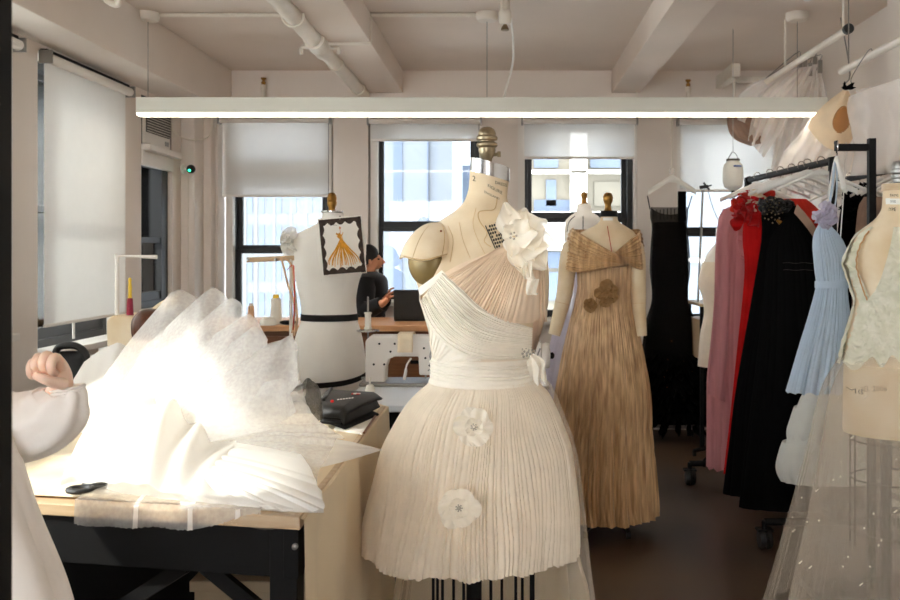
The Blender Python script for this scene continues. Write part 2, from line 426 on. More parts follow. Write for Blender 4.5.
# ================================================================ THE ROOM
YB, XL, XR, ZC, Y0 = 6.4, -2.27, 2.06, 2.62, -2.6
m = MB(); m.box(XL - .3, XR + .3, Y0, YB + .3, -.12, 0); struct('floor', m, M['floor'])
m = MB(); m.box(XL - .3, XR + .3, Y0, YB + .3, ZC, ZC + .15); struct('ceiling', m, M['ceil'])
WF = 6.5                                       # plane of the back sashes
def xb(px): return XW(px, YB)
def zb(py): return ZW(py, YB)
BW = [(218, 333), (368, 482), (518, 637), (677, 776)]
zt = zb(117); ZS = [zb(334), zb(300), zb(318), zb(322)]
m = MB(); xs = XL - .3
for (a, b), zs in zip(BW, ZS):
    m.box(xs, xb(a), YB, YB + .3, 0, ZC); m.box(xb(a), xb(b), YB, YB + .3, zt, ZC); m.box(xb(a), xb(b), YB, YB + .3, 0, zs); xs = xb(b)
m.box(xs, XR + .3, YB, YB + .3, 0, ZC)
struct('wall_back', m, M['wall'])
# left wall with its openings (y0, y1, z0, z1)
LW = [(-2.2, .6, .9, 2.28), (.8, 2.25, .92, 2.28), (2.4, 3.98, .92, 2.28), (4.25, 5.23, .80, 2.27), (5.46, 5.97, .93, 2.28)]
m = MB(); ys = Y0
for a, b, c, d in LW:
    m.box(XL - .28, XL, ys, a, 0, ZC); m.box(XL - .28, XL, a, b, 0, c); m.box(XL - .28, XL, a, b, d, ZC); ys = b
m.box(XL - .28, XL, ys, YB, 0, ZC)
struct('wall_left', m, M['wall'])
m = MB(); m.box(XR, XR + .28, Y0, YB, 0, ZC); struct('wall_right', m, M['wall'])
# wall behind the camera with a wide opening, added unseen to let in fill light
m = MB(); m.box(XL, XL + .2, Y0 - .2, Y0, 0, ZC); m.box(-.3, XR, Y0 - .2, Y0, 0, ZC); m.box(XL + .2, -.3, Y0 - .2, Y0, 2.2, ZC); m.box(XL + .2, -.3, Y0 - .2, Y0, 0, .9)
struct('wall_front', m, M['wall'])
# soffit along the left wall, two ceiling beams, right column
m = MB(); m.box(XL, -2.0, Y0, YB, 2.31, ZC); struct('trim_1', m, M['wall'], bevel=.004)
m = MB(); m.box(-.99, -.746, Y0, YB, 2.456, ZC); struct('trim_2', m, M['ceil'], bevel=.004)
m = MB(); m.box(.78, .987, Y0, YB, 2.456, ZC); struct('trim_3', m, M['ceil'], bevel=.004)
m = MB(); m.box(1.93, XR, 3.6, 4.42, 0, ZC); struct('trim_4', m, M['wall'], bevel=.004)
# corner pilasters between the left wall and the first back window
m = MB(); m.box(XL, -2.17, 6.12, YB, 0, 2.31); m.box(-2.27, -2.115, 6.3, YB, 0, 2.31); struct('trim_5', m, M['wall'], bevel=.008)
# baseboard along the back wall
m = MB(); m.box(XL, XR, YB - .03, YB, 0, .11); struct('baseboard_back', m, M['trimw'], bevel=.004)
# black post at the very left: jamb of the doorway the picture is taken through
m = MB(); m.box(-.62, -.517, .86, .92, 0, ZC); struct('door_1', m, M['bmetal'], bevel=.003)

# ---------------------------------------------------------------- back windows
def sash(mb, x0, x1, y, z0, z1, w, wb=None, wt=None, d=.035):
    wb = wb or w; wt = wt or w
    mb.box(x0, x0 + w, y, y + d, z0, z1); mb.box(x1 - w, x1, y, y + d, z0, z1)
    mb.box(x0 + w, x1 - w, y, y + d, z0, z0 + wb); mb.box(x0 + w, x1 - w, y, y + d, z1 - wt, z1)
def xw(px): return XW(px, WF)
def zw(py): return ZW(py, WF)
def back_window(n, o0, o1, g0, g1, top, rail0, rail1, bot, transom=None):
    w = sempty('window_%d' % n, (xw((o0 + o1) / 2), WF, zw(bot)))
    fr = MB(); T = zt + .0
    fr.box(xb(o0), xw(g0) - .035, WF - .02, WF + .1, zw(bot), T); fr.box(xw(g1) + .035, xb(o1), WF - .02, WF + .1, zw(bot), T)
    fr.box(xw(g0) - .035, xw(g1) + .035, WF - .02, WF + .1, zw(top), T if n != 1 else zw(top) + .03)
    fr.build('window_frame', M['black'], w, False, .004)
    u = MB(); sash(u, xw(g0) - .035, xw(g1) + .035, WF + .045, zw(rail1), zw(top) + .02, .035, wb=zw(rail0) - zw(rail1)); us = u.build('upper_sash', M['black'], w, False, .003)
    g = MB(); g.box(xw(g0), xw(g1), WF + .06, WF + .065, zw(rail0), zw(top)); g.build('pane', M['glass'], us, False)
    u = MB(); sash(u, xw(g0) - .035, xw(g1) + .035, WF + .0, zw(bot), zw(rail1) + .004, .036, wb=.06, wt=.03); ls = u.build('lower_sash', M['black'], w, False, .003)
    lk = MB(); lk.box(xw((g0 + g1) / 2) - .03, xw((g0 + g1) / 2) + .03, WF - .02, WF + .02, zw(rail1) + .0, zw(rail1) + .03); lk.build('sash_lock', M['black'], ls, False, .004)
    g = MB(); g.box(xw(g0), xw(g1), WF + .015, WF + .02, zw(bot) + .06, zw(rail1)); g.build('pane', M['glass'], ls, False)
    s = MB(); s.box(xb(o0) - .05, xb(o1) + .05, YB - .07, WF, zw(bot) - .04, zw(bot)); s.build('window_sill', M['trimw'], w, False, .006)
    ap = MB(); ap.box(xb(o0), xb(o0) + .05, YB + .02, WF, zw(bot), T); ap.box(xb(o1) - .02, xb(o1), YB + .02, WF, zw(bot), T); ap.build('casing', M['trimw'], w, False)
back_window(1, 225, 331, 241, 321, 185, 245, 250, 334)
back_window(2, 370, 482, 383, 470, 132, 221, 228, 300)
back_window(3, 518, 637, 532, 622, 130, 212, 219, 318)
back_window(4, 677, 776, 685, 768, 130, 227, 233, 322)
# transom over the first window
tr = MB(); x0, x1 = xw(233), xw(327); z0, z1 = zw(163), zw(124)
tr.box(x0, x1, WF + .03, WF + .06, z0, z0 + .02); tr.box(x0, x0 + .02, WF + .03, WF + .06, z0, z1); tr.box(x1 - .02, x1, WF + .03, WF + .06, z0, z1); tr.box(x0, x1, WF + .03, WF + .06, z1 - .02, z1)
tb = MB(); tb.box(xw(241) - .035, xw(327), WF - .01, WF + .1, zw(185) + .03, z0); tb.box(xb(225), x0, WF - .01, WF + .1, zw(185) + .03, zt); tb.box(x1, xb(331), WF - .01, WF + .1, zw(185) + .03, zt); struct('trim_8', tb, M['trimw'])
w7 = sempty('window_8', (0, WF, z0)); tr.build('window_frame', M['black'], w7, False)
g = MB(); g.box(x0, x1, WF + .044, WF + .048, z0, z1); g.build('pane', M['glass'], w7, False)

# ---------------------------------------------------------------- left windows
def left_window(n, y0, y1, z0, z1, mid, back=.16, fw=.045):
    w = sempty('window_%d' % n, (XL - .15, (y0 + y1) / 2, z0)); x = XL - back
    def ring(mb, a, b, c, d, t, x0, x1, tb=None):
        tb = tb or t
        mb.box(x0, x1, a, a + t, c, d); mb.box(x0, x1, b - t, b, c, d); mb.box(x0, x1, a + t, b - t, c, c + tb); mb.box(x0, x1, a + t, b - t, d - t, d)
    fr = MB(); ring(fr, y0, y1, z0, z1, fw, x - .05, x + .05); fr.build('window_frame', M['black'], w, False, .004)
    u = MB(); ring(u, y0 + fw, y1 - fw, mid, z1 - .045, .035, x - .04, x); us = u.build('upper_sash', M['black'], w, False, .003)
    g = MB(); g.box(x - .022, x - .018, y0 + .06, y1 - .06, mid + .03, z1 - .06); g.build('pane', M['glass'], us, False)
    u = MB(); ring(u, y0 + fw, y1 - fw, z0 + .045, mid + .035, .035, x, x + .04, tb=.06); ls = u.build('lower_sash', M['black'], w, False, .003)
    g = MB(); g.box(x + .018, x + .022, y0 + .06, y1 - .06, z0 + .08, mid + .01); g.build('pane', M['glass'], ls, False)
    s = MB(); s.box(x + .05, XL + .05, y0 - .03, y1 + .03, z0 - .03, z0 + .004); s.build('window_sill', M['trimw'], w, False, .005)
left_window(5, 4.25, 5.23, .80, 2.27, 1.5)
left_window(6, 5.46, 5.97, .93, 1.93, ZW(243, 5.9), .08, .05)
m = MB(); m.box(XL - .12, XL - .03, 5.86, 5.925, .98, 1.88); struct('trim_10', m, M['black'])
m = MB(); m.box(XL - .03, XL + .01, 5.46, 5.97, 1.84, 1.93); struct('trim_9', m, M['trimw'], bevel=.004)
left_window(7, .8, 2.25, .92, 2.28, 1.6)
left_window(10, 2.4, 3.98, .92, 2.28, 1.6)
left_window(9, -2.2, .6, .90, 2.28, 1.6)  # unseen window added for soft fill from the near left

# ---------------------------------------------------------------- roller shades
def shade_back(px0, px1, ptop, pbot, label, y=6.36, mat='shade'):
    x0, x1 = XW(px0, y), XW(px1, y); zt_, z_ = ZW(ptop, y), ZW(pbot, y)
    t = thing('roller_shade', label, 'window shade', ((x0 + x1) / 2, y, z_))
    r = MB(); r.tube([(x0, y, zt_ - .022), (x1, y, zt_ - .022)], .022, 14); r.build('roller', M['trimw'], t)
    fb = MB(); fb.box(x0 + .01, x1 - .01, y + .02, y + .0212, z_, zt_ - .02); fb.build('shade_fabric', M[mat], t, False)
    hb = MB(); hb.box(x0 + .01, x1 - .01, y + .014, y + .026, z_ - .014, z_ + .004); hb.build('hem_bar', M['trimw'], t, False, .003)
    br = MB(); br.box(x0 - .014, x0, y - .02, y + .035, zt_ - .05, zt_ + .006); br.build('bracket', M['steel'], t, False); br = MB(); br.box(x1, x1 + .014, y - .02, y + .035, zt_ - .05, zt_ + .006); br.build('bracket', M['steel'], t, False)
    ch = MB(); ch.tube([(x1 + .004, y, zt_ - .03), (x1 + .004, y, z_ - .1)], .0022, 5); ch.build('pull_chain', M['trimw'], t)
shade_back(220, 329, 117, 195, 'sheer roller shade above the window behind the white form')
shade_back(369, 480, 118, 139, 'short roller shade rolled nearly up, second window from the corner')
shade_back(523, 636, 118, 157, 'roller shade a third down behind the brass finials')
shade_back(679, 775, 119, 190, 'pale roller shade half down behind the milky water tank')
def shade_left(y0, y1, z0, z1, label, mat):
    x = XL + .035
    t = thing('roller_shade', label, 'window shade', (x, (y0 + y1) / 2, z0))
    r = MB(); r.tube([(x, y0, z1 - .025), (x, y1, z1 - .025)], .025, 14); r.build('roller', M['trimw'], t)
    fb = MB(); fb.box(x - .021, x - .0198, y0 + .012, y1 - .012, z0, z1 - .02); fb.build('shade_fabric', M[mat], t, False)
    hb = MB(); hb.box(x - .027, x - .015, y0 + .012, y1 - .012, z0 - .012, z0 + .004); hb.build('hem_bar', M['trimw'], t, False, .003)
    br = MB(); br.box(x - .035, x + .03, y0 - .012, y0, z1 - .055, z1 + .01); br.build('bracket', M['steel'], t, False); br = MB(); br.box(x - .035, x + .03, y1, y1 + .012, z1 - .055, z1 + .01); br.build('bracket', M['steel'], t, False)
    br = MB(); br.box(x - .033, x + .0, y0, y1, z1 + .004, z1 + .018); br.build('head_rail', M['bmetal'], t, False)
shade_left(4.27, 5.21, .936, 2.27, 'large white roller shade drawn down over the left wall window', 'blind')
shade_left(.82, 2.23, 2.04, 2.27, 'rolled up shade over the near left window beside the black post', 'blind')
shade_left(2.42, 4.02, .95, 2.27, 'translucent roller shade drawn down right beside the black post', 'blind2')
# pull tab under the big shade
m = MB(); a = P(85, 320, 4.6)
m.box(XL + .0, XL + .004, a.y - .012, a.y + .012, .84, .93); tag(m.build('shade_pull', M['white_pl'], base=(XL, a.y, .8)), 'clear hanging tab under the large left shade', 'shade pull')

# ---------------------------------------------------------------- outside
def facade(name, mat, x0, x1, y, z0, z1, depth, label):
    t = thing(name, label, 'building', ((x0 + x1) / 2, y, z0)); b = MB(); b.box(x0, x1, y, y + depth, z0, z1); b.build('facade_wall', mat, t, False)
    return t
D1 = 60.
t = facade('tower_block', M['stone'], XW(150, D1), XW(372, D1), D1, -30, 34, 8, 'pale office tower with window rows seen through first back window')
first = None
for i, px in enumerate((250, 262, 270, 279, 287, 294, 302, 310, 318)):
    for j in range(7):
        x = XW(px, D1); z = ZW(168 + 34 * j, D1)
        if first is None:
            b = MB(); L0 = t.location; b.box(L0.x - .17, L0.x + .17, L0.y - .05, L0.y + .02, L0.z - .75, L0.z + .75); first = b.build('window', M['farglass'], t, False); first.location = (x - t.location.x, 0, z - t.location.z)
        else:
            c = first.copy(); COL.objects.link(c); c.location = (x - t.location.x, 0, z - t.location.z)
for px in (245, 256, 274, 291, 306, 322):
    b = MB(); x = XW(px, D1); b.box(x - .12, x + .12, D1 - .04, D1, -30, 34); b.build('pier', M['stone'], t, False)
D2 = 24.
t = facade('white_building', M['white_stucco'], XW(374, D2), XW(452, D2), D2, -30, 16, 6, 'white painted building seen through the second back window')
b = MB(); x = XW(428, D2); b.box(x - .02, x + .02, D2 - .08, D2, -30, 16); b.build('drain_pipe', M['bluecol'], t, False)
b = MB(); x = XW(398, D2); b.box(x - .12, x + .12, D2 - .03, D2, -30, 16); b.build('pier', M['bluecol'], t, False)
D3 = 32.
t = facade('grey_building', M['bluecol'], XW(448, D3), XW(512, D3), D3, -30, 20, 6, 'blue grey building beside the white one outside')
for j, (a, c) in enumerate(((136, 165), (180, 212), (232, 262), (276, 300))):
    b = MB(); b.box(XW(456, D3), XW(470, D3), D3 - .04, D3, ZW(c, D3), ZW(a, D3)); b.build('window', M['laminate'] if j == 0 else M['farglass'], t, False)
D4 = 18.
t = facade('cream_building', M['cream_fac'], XW(514, D4), XW(650, D4), D4, -30, 14, 6, 'cream facade with white bands seen through the third window')
for (a, b_, c, d, mt) in ((534, 558, 140, 168, 'farglass'), (590, 620, 140, 168, 'farglass'), (546, 556, 180, 206, 'farglass'), (594, 622, 182, 206, 'cream_fac'), (534, 572, 200, 212, 'bluecol'), (532, 560, 252, 268, 'bluecol'), (576, 600, 244, 290, 'farglass'), (532, 566, 272, 300, 'farglass')):
    b = MB(); b.box(XW(a, D4), XW(b_, D4), D4 - .05, D4, ZW(d, D4), ZW(c, D4)); b.build('window', M[mt], t, False)
for (a, b_, c, d) in ((514, 650, 171, 174), (570, 586, 130, 320), (514, 650, 222, 250), (514, 650, 212, 215)):
    b = MB(); b.box(XW(a, D4), XW(b_, D4), D4 - .2, D4, ZW(d, D4), ZW(c, D4)); b.build('cornice', M['trimw'], t, False)
D5 = 17.
t = facade('white_annex', M['white_stucco'], XW(662, D5), XW(830, D5), D5, -30, 14, 6, 'white wall outside the window behind the steamer pole')
b = MB(); b.box(XW(684, D5), XW(768, D5), D5 - .06, D5, ZW(262, D5), ZW(258, D5)); b.build('cornice', M['trimw'], t, False)
# brick wing outside the left windows
m = MB(); m.box(-4.4, -3.6, 7.4, 10.6, -10, 12); o = m.build('brick_building', M['brick'], None, False, base=(-4, 9, -10)); tag(o, 'grey blue brick wall outside the narrow left window', 'building')
m = MB(); m.box(-14, -12, 1.0, 9, -10, .95); o = m.build('low_building', M['stone'], None, False, base=(-13, 5, -10)); tag(o, 'pale low building below the large left shade', 'building')

# ---------------------------------------------------------------- linear pendant lamp
LD = 4.85; lx0, lx1 = XW(138, LD), XW(826, LD); lz0, lz1 = ZW(116, LD), ZW(98, LD)
t = thing('linear_pendant_lamp', 'long white linear lamp hung across the whole room', 'lamp', ((lx0 + lx1) / 2, LD, lz0))
m = MB(); m.box(lx0, lx1, LD - .03, LD + .03, lz0 + .014, lz1); m.build('lamp_body', M['fixture'], t, False, .003)
m = MB(); m.box(lx0 + .006, lx1 - .006, LD - .031, LD + .031, lz0, lz0 + .013); m.build('diffuser', M['led'], t, False)
for px in (148, 487, 858):
    x = XW(px, LD) if px < 800 else 1.62
    m = MB(); m.tube([(x, LD, lz1), (x, LD, ZC - .03)], .0022, 6); m.build('suspension_cord', M['steel'], t)
    m = MB(); m.lathe((x, LD, ZC), [(.004, -.05), (.05, -.045), (.062, -.03), (.062, 0)], 20); m.build('ceiling_canopy', M['pipe'], t)
m = MB(); m.tube(path([P(511, 18, LD), P(513, 40, LD), P(513, 62, LD), P(508, 82, LD), P(504, 97, LD)], 20), .006, 8); m.build('power_cord', M['white_pl'], t)
# wire moulding on the ceiling
m = MB(); z = ZC - .012
m.tube([(XW(160, LD), LD, z), (-.99, LD, z)], .012, 8); m.tube([(-.99, LD, z), (-.99, LD, 2.45), (-.746, LD, 2.45), (-.746, LD, z)], .012, 8); m.tube([(-.746, LD, z), (XW(480, LD), LD, z)], .012, 8)
tag(m.build('wire_conduit', M['pipe'], base=(-1.2, LD, z)), 'thin white conduit along the ceiling between lamp canopies', 'conduit')
# heating pipe under the left beam
t = thing('ceiling_pipe', 'thick white pipe running under the ceiling beam', 'pipe', (-1.03, 5, 2.42))
m = MB(); m.tube([(-1.03, 2.5, 2.44), (-1.03, YB, 2.44)], .042, 18); m.build('pipe_run', M['pipe'], t)
m = MB(); m.tube([(-1.03, 4.7, 2.44), (-1.03, 4.98, 2.44)], .056, 18); m.build('coupling', M['pipe'], t)
m = MB(); m.tube([(-1.03, 5.3, 2.44), (-1.03, 5.33, 2.44)], .05, 18); m.build('coupling', M['pipe'], t)
for y in (4.25, 4.86, 6.1):
    m = MB(); m.tube([(-1.03, y, 2.48), (-1.03, y, ZC)], .006, 6); m.tube([Vector((-1.03 + .052 * math.cos(a * PI / 10), y, 2.44 + .052 * math.sin(a * PI / 10))) for a in range(20)], .006, 6, True)
    m.build('pipe_hanger', M['pipe'], t)
for y, x in ((4.9, -1.14), (4.9, -.93)):
    m = MB(); m.tube([(x, y, 2.44), (x, y, 2.4)], .01, 8); m.tube([(-1.03, y, 2.44), (x, y, 2.44)], .012, 8); m.build('valve_bolt', M['pipe'], t)
# sprinklers and other ceiling pieces
def sprinkler(x, y, z0, z1, label):
    t = thing('sprinkler', label, 'sprinkler', (x, y, z0), 'sprinkler heads')
    m = MB(); m.tube([(x, y, z0), (x, y, z1)], .016, 12); m.lathe((x, y, z1), [(.022, -.03), (.022, 0)], 12); m.build('riser', M['pipe'], t)
    m = MB(); d = 1 if z1 > z0 else -1
    m.lathe((x, y, z1), [(.014, 0), (.017, .02 * d), (.008, .03 * d), (.02, .045 * d), (.02, .052 * d)], 12); m.build('head', M['brass'], t)
sprinkler(xb(265), 6.36, zb(118), zb(86), 'small white sprinkler riser above the first back window')
sprinkler(xb(687), 6.36, zb(118), zb(88), 'small white sprinkler riser by the right ceiling beam')
t = thing('sprinkler', 'pendent sprinkler head under the ceiling pipe beside the lamp canopy', 'sprinkler', P(505, 22, 4.6), 'sprinkler heads')
x = XW(505, 4.6)
m = MB(); m.tube([(x, 1.8, ZC - .04), (x, 4.6, ZC - .04)], .02, 12); m.build('supply_pipe', M['pipe'], t)
m = MB(); m.lathe((x, 4.6, ZC - .1), [(.024, -.03), (.032, -.02), (.034, .03), (.026, .05), (.026, .1)], 16); m.build('fitting', M['pipe'], t)
m = MB(); m.lathe((x, 4.6, ZC - .13), [(.022, -.03), (.02, -.02), (.01, 0)], 12); m.build('head', M['pewter'], t)
t = thing('ceiling_elbow', 'white pipe elbow at the ceiling near top left', 'pipe fitting', P(110, 0, 4.0))
m = MB(); m.tube(path([P(98, -12, 4.0), P(106, -1, 4.0), P(114, 4, 4.0), P(118, 2, 4.0), P(118, -20, 4.0)], 16), .016, 10); m.build('pipe_elbow', M['pipe'], t)
m = MB(); q = P(808, -3, 4.4); m.ell(q, .03, .03, .022); m.tube([q, (q.x, q.y, ZC)], .012, 8); tag(m.build('smoke_detector', M['white_pl'], base=q), 'small white ceiling sensor at the top edge', 'sensor')
# vertical conduit on the back wall right of window 3 and cord
m = MB(); m.tube([(xb(636), 6.37, zb(117)), (xb(636), 6.37, zb(73))], .008, 8); tag(m.build('wall_conduit', M['pipe'], base=(xb(636), 6.37, zb(117))), 'short white conduit rising beside the right beam', 'conduit')
# AC unit in the narrow left window
t = thing('air_conditioner', 'window air conditioner high in the narrow left window', 'air conditioner', (XL + .03, 5.7, 1.97))
m = MB(); m.box(XL - .3, XL + .0, 5.5, 5.94, 1.98, 2.225); m.build('ac_body', M['trimw'], t, False, .01)
m = MB(); m.box(XL - .005, XL + .009, 5.53, 5.91, 2.055, 2.205); m.build('grille_panel', M['grille'], t, False, .003)
m = MB()
for i in range(9): m.box(XL + .008, XL + .012, 5.53, 5.91, 2.06 + .017 * i, 2.063 + .017 * i)
m.build('louvre', M['trimw'], t, False)
m = MB(); m.box(XL - .002, XL + .004, 5.84, 5.9, 2.0, 2.03); m.build('control_panel', M['steel'], t, False)
m = MB(); m.box(XL - .05, XL + .06, 5.46, 6.0, 1.93, 1.97); struct('trim_6', m, M['trimw'], bevel=.006)
m = MB(); m.box(XL - .14, XL - .08, 5.46, 5.97, 2.24, 2.28); m.box(XL - .04, XL - .01, 5.46, 5.5, 1.97, 2.28); m.box(XL - .04, XL - .01, 5.5, 5.97, 2.225, 2.28); m.box(XL - .04, XL - .01, 5.94, 5.97, 1.97, 2.225); struct('trim_7', m, M['black'])
m = MB(); pts = [P(172, 128, 5.9), P(180, 137, 6.0), P(195, 140, 6.1), P(208, 137, 6.28), P(212, 126, 6.3), P(212, 114, 6.34)]
m.tube(path(pts, 26), .006, 6); tag(m.build('power_cord', M['pipe'], base=pts[2]), 'looping cord between the air conditioner and the outlet', 'cord')
m = MB(); m.box(xb(208), xb(216), 6.36, YB, zb(128), zb(112)); tag(m.build('wall_outlet', M['trimw'], None, False, .004, base=(xb(212), 6.38, zb(120))), 'white outlet box high on the corner pilaster', 'outlet')
# camera with a green light
t = thing('security_camera', 'black camera with green light on the corner wall', 'camera', P(190, 171, 6.1))
c = P(191, 169, 6.07)
m = MB(); m.lathe(c + Vector((-.06, .0, .0)), [(.035, 0), (.035, .012)], 16, Matrix.Rotation(PI / 2, 3, 'Y')); m.tube([c + Vector((-.06, 0, 0)), c], .012, 8); m.build('bracket', M['white_pl'], t)
m = MB(); m.ell(c, .03, .035, .03); m.build('camera_body', M['nylon'], t)
m = MB(); m.ell(c + Vector((.0, -.03, -.012)), .009, .009, .009); m.build('status_light', M['green'], t)
m = MB(); m.tube([c + Vector((-.03, .02, -.02)), P(188, 200, 6.11), P(188, 330, 6.11)], .004, 6); m.build('cable', M['pipe'], t)

# ---------------------------------------------------------------- daylight
w = bpy.data.worlds.new('sky'); SC.world = w; w.use_nodes = True; nt = w.node_tree; bg = nt.nodes['Background']
bg.inputs[0].default_value = (.90, .95, 1, 1); bg.inputs[1].default_value = 4.6
sun = bpy.data.lights.new('sun', 'SUN'); sun.energy = 2.6; sun.angle = .02; sun.color = (1, .94, .84)
so = bpy.data.objects.new('sun', sun); COL.objects.link(so); so.location = (-8, 2, 6)
so.rotation_euler = Vector((.75, .25, -.50)).to_track_quat('-Z', 'Y').to_euler()
SC.view_settings.view_transform = 'Standard'; SC.view_settings.look = 'None'; SC.view_settings.gamma = 1
SC.view_settings.use_curve_mapping = False; SC.view_settings.exposure = 1.6
SC.cycles.use_denoising = True; SC.cycles.max_bounces = 14; SC.cycles.diffuse_bounces = 7; SC.cycles.transparent_max_bounces = 24; SC.cycles.sample_clamp_indirect = 8
SC.cycles.transmission_bounces = 6
# ================================================================ TABLES AND WHAT STANDS ON THEM
TZ = .78
FRx, FRy = XW(300, 1.715), 1.715
def fy(x): return FRy - .178 * (x - FRx)          # front edge of the cutting table
BKx, BKy = -.385, 2.95
XLT = -1.95
t = thing('cutting_table', 'black framed cutting table under the white tulle at left', 'table', (-1.15, 2.4, 0))
def poly(inset, z, x1=FRx):
    return [(XLT + inset, fy(XLT) + inset, z), (x1 - inset, fy(x1) + inset, z), (x1 - inset, BKy - inset, z), (XLT + inset, BKy - inset, z)]
m = MB(); m.prism(poly(0, TZ - .028), (0, 0, .026)); m.build('table_top', M['edgewood'], t, False, .003)
def bar2(mb, a, b, z0, z1, w):
    a = Vector(a); b = Vector(b); d = (b - a).normalized(); n = Vector((-d.y, d.x, 0)) * w
    mb.prism([(a.x, a.y, z0), (b.x, b.y, z0), (b.x + n.x, b.y + n.y, z0), (a.x + n.x, a.y + n.y, z0)], (0, 0, z1 - z0))
ix = FRx - .006
for a, b in (((XLT + .01, fy(XLT) + .012, 0), (ix, fy(ix) + .012, 0)), ((ix, fy(ix) + .012, 0), (ix, BKy - .012, 0)), ((ix, BKy - .012, 0), (XLT + .01, BKy - .012, 0)), ((XLT + .01, BKy - .012, 0), (XLT + .01, fy(XLT) + .012, 0))):
    m = MB(); bar2(m, a, b, TZ - .128, TZ - .029, .03); m.build('apron', M['bmetal'], t, False, .002)
for x, y in ((ix - .058, fy(ix) + .014), (ix - .058, BKy - .075), (XLT + .012, fy(XLT) + .014), (XLT + .012, BKy - .075), (-1.05, fy(-1.05) + .03)):
    m = MB(); m.box(x, x + .055, y, y + .06, 0, TZ - .03); m.build('leg', M['bmetal'], t, False, .003)
m = MB(); m.box(XLT + .08, ix - .07, BKy - .04, BKy - .02, .08, TZ - .12); m.build('darkening_panel', M['bmetal'], t, False)  # dark sheet added to make the space under the table look shaded
m = MB(); m.bar((-.62, fy(-.6) + .06, TZ - .13), (ix - .05, fy(ix) + .09, .52), .018, .03); m.build('brace', M['bmetal'], t, False)
m = MB(); m.bar((-.66, fy(-.6) + .06, TZ - .13), (-.95, fy(-1) + .09, .45), .018, .03); m.build('brace', M['bmetal'], t, False)
m = MB(); m.lathe(P(294, 548, 1.715) + Vector((0, .008, 0)), [(.006, -.004), (.006, .004), (.003, .006)], 10, Matrix.Rotation(PI / 2, 3, 'X')); m.build('bolt', M['steel'], t)
# cream cloth over the table top, hanging at the right side
cl = MB()
pf = [R.uniform(0, 6) for _ in range(4)]
cx0 = FRx + .006
def clothfn(u, v):                      # u along y (front to back), v from the left over the top and down
    y0 = fy(-.41) + .004; y = y0 + (BKy + .02 - y0) * u
    if v < .45:
        x = XLT + .03 + (cx0 - XLT - .03) * (v / .45); yy = fy(x) + .035 + (BKy - fy(x) - .03) * u
        if x > -.5: yy = yy + (y - yy) * sm(-.5, cx0, x)
        return Vector((x, yy, TZ + .0015 + .001 * nz(x * 6, y * 6)))
    w = (v - .45) / .55; z = TZ + .002 - w * (TZ - .02)
    fold = .016 * w ** .6 * (math.sin(y * 21 + pf[0]) + .6 * math.sin(y * 37 + pf[1] + w)) - .004
    return Vector((cx0 + .004 + min(0.028, fold + .006 * w), y, z))
cl.grid(clothfn, 70, 60)
tag(cl.build('table_cloth', M['cloth'], base=(FRx, 2.3, 0)), 'cream cloth covering the cutting table and hanging down its right side', 'cloth')
# clear film folded over the front edge at the corner
m = MB()
m.grid(lambda u, v: Vector(((-.56 + .16 * u), fy(-.56 + .16 * u) - .004 - .008 * math.sin(PI * v), TZ + .006 - .032 * v + .004 * math.sin(9 * u))), 14, 8)
tag(m.build('plastic_wrap', M['sheer'], base=(-.5, 1.73, TZ)), 'crinkled clear wrap over the front table corner', 'wrap')
# pattern paper on the left of the table
m = MB(); yy = fy(-.9)
m.grid(lambda u, v: Vector((-1.45 + .63 * u, fy(-1.45 + .63 * u) + .03 + .35 * v, TZ + .0055 + .0015 * math.sin(6 * u + 3 * v))), 20, 12)
tag(m.build('pattern_paper', M['cream'], base=(-1.1, 2, TZ), solid=.001), 'cream pattern paper on the table under the sleeve', 'paper')
# scissors: two black ring handles and blades under the tulle
t = thing('scissors', 'black handled scissors at the table edge beside the tulle', 'scissors', (P(78, 495, 1.82).x, 1.86, TZ))
c = Vector((XW(77, 1.83), 1.845, TZ + .017))
for k, (dx, dy) in enumerate(((0, 0), (.018, .035))):
    m = MB(); m.tube([c + Vector((dx + .024 * math.cos(a * PI / 12), dy + .017 * math.sin(a * PI / 12), .003 * k)) for a in range(24)], .0065, 8, True)
    m.tube([c + Vector((dx + .022, dy + .004, .003 * k)), c + Vector((.06, .03, 0))], [.006, .004], 8); m.build('handle', M['nylon'], t)
for k in (0, 1):
    m = MB(); m.prism([c + Vector((.055, .028 + .006 * k, -.002 + .004 * k)), c + Vector((.17, .055 + .012 * k, -.002 + .004 * k)), c + Vector((.06, .042 + .006 * k, -.002 + .004 * k))], (0, 0, .002)); m.build('blade', M['chrome'], t, False)
# box on the floor under the table
t = thing('storage_box', 'pale cardboard box on the floor under the cutting table', 'box', (-.62, 2.6, 0))
m = MB(); m.box(-.86, -.5, 2.42, 2.85, .0, .36); m.build('box_body', M['cardboard'], t, False, .004)
m = MB(); m.box(-.87, -.49, 2.41, 2.86, .36, .39); m.build('lid', M['cardboard'], t, False, .003)

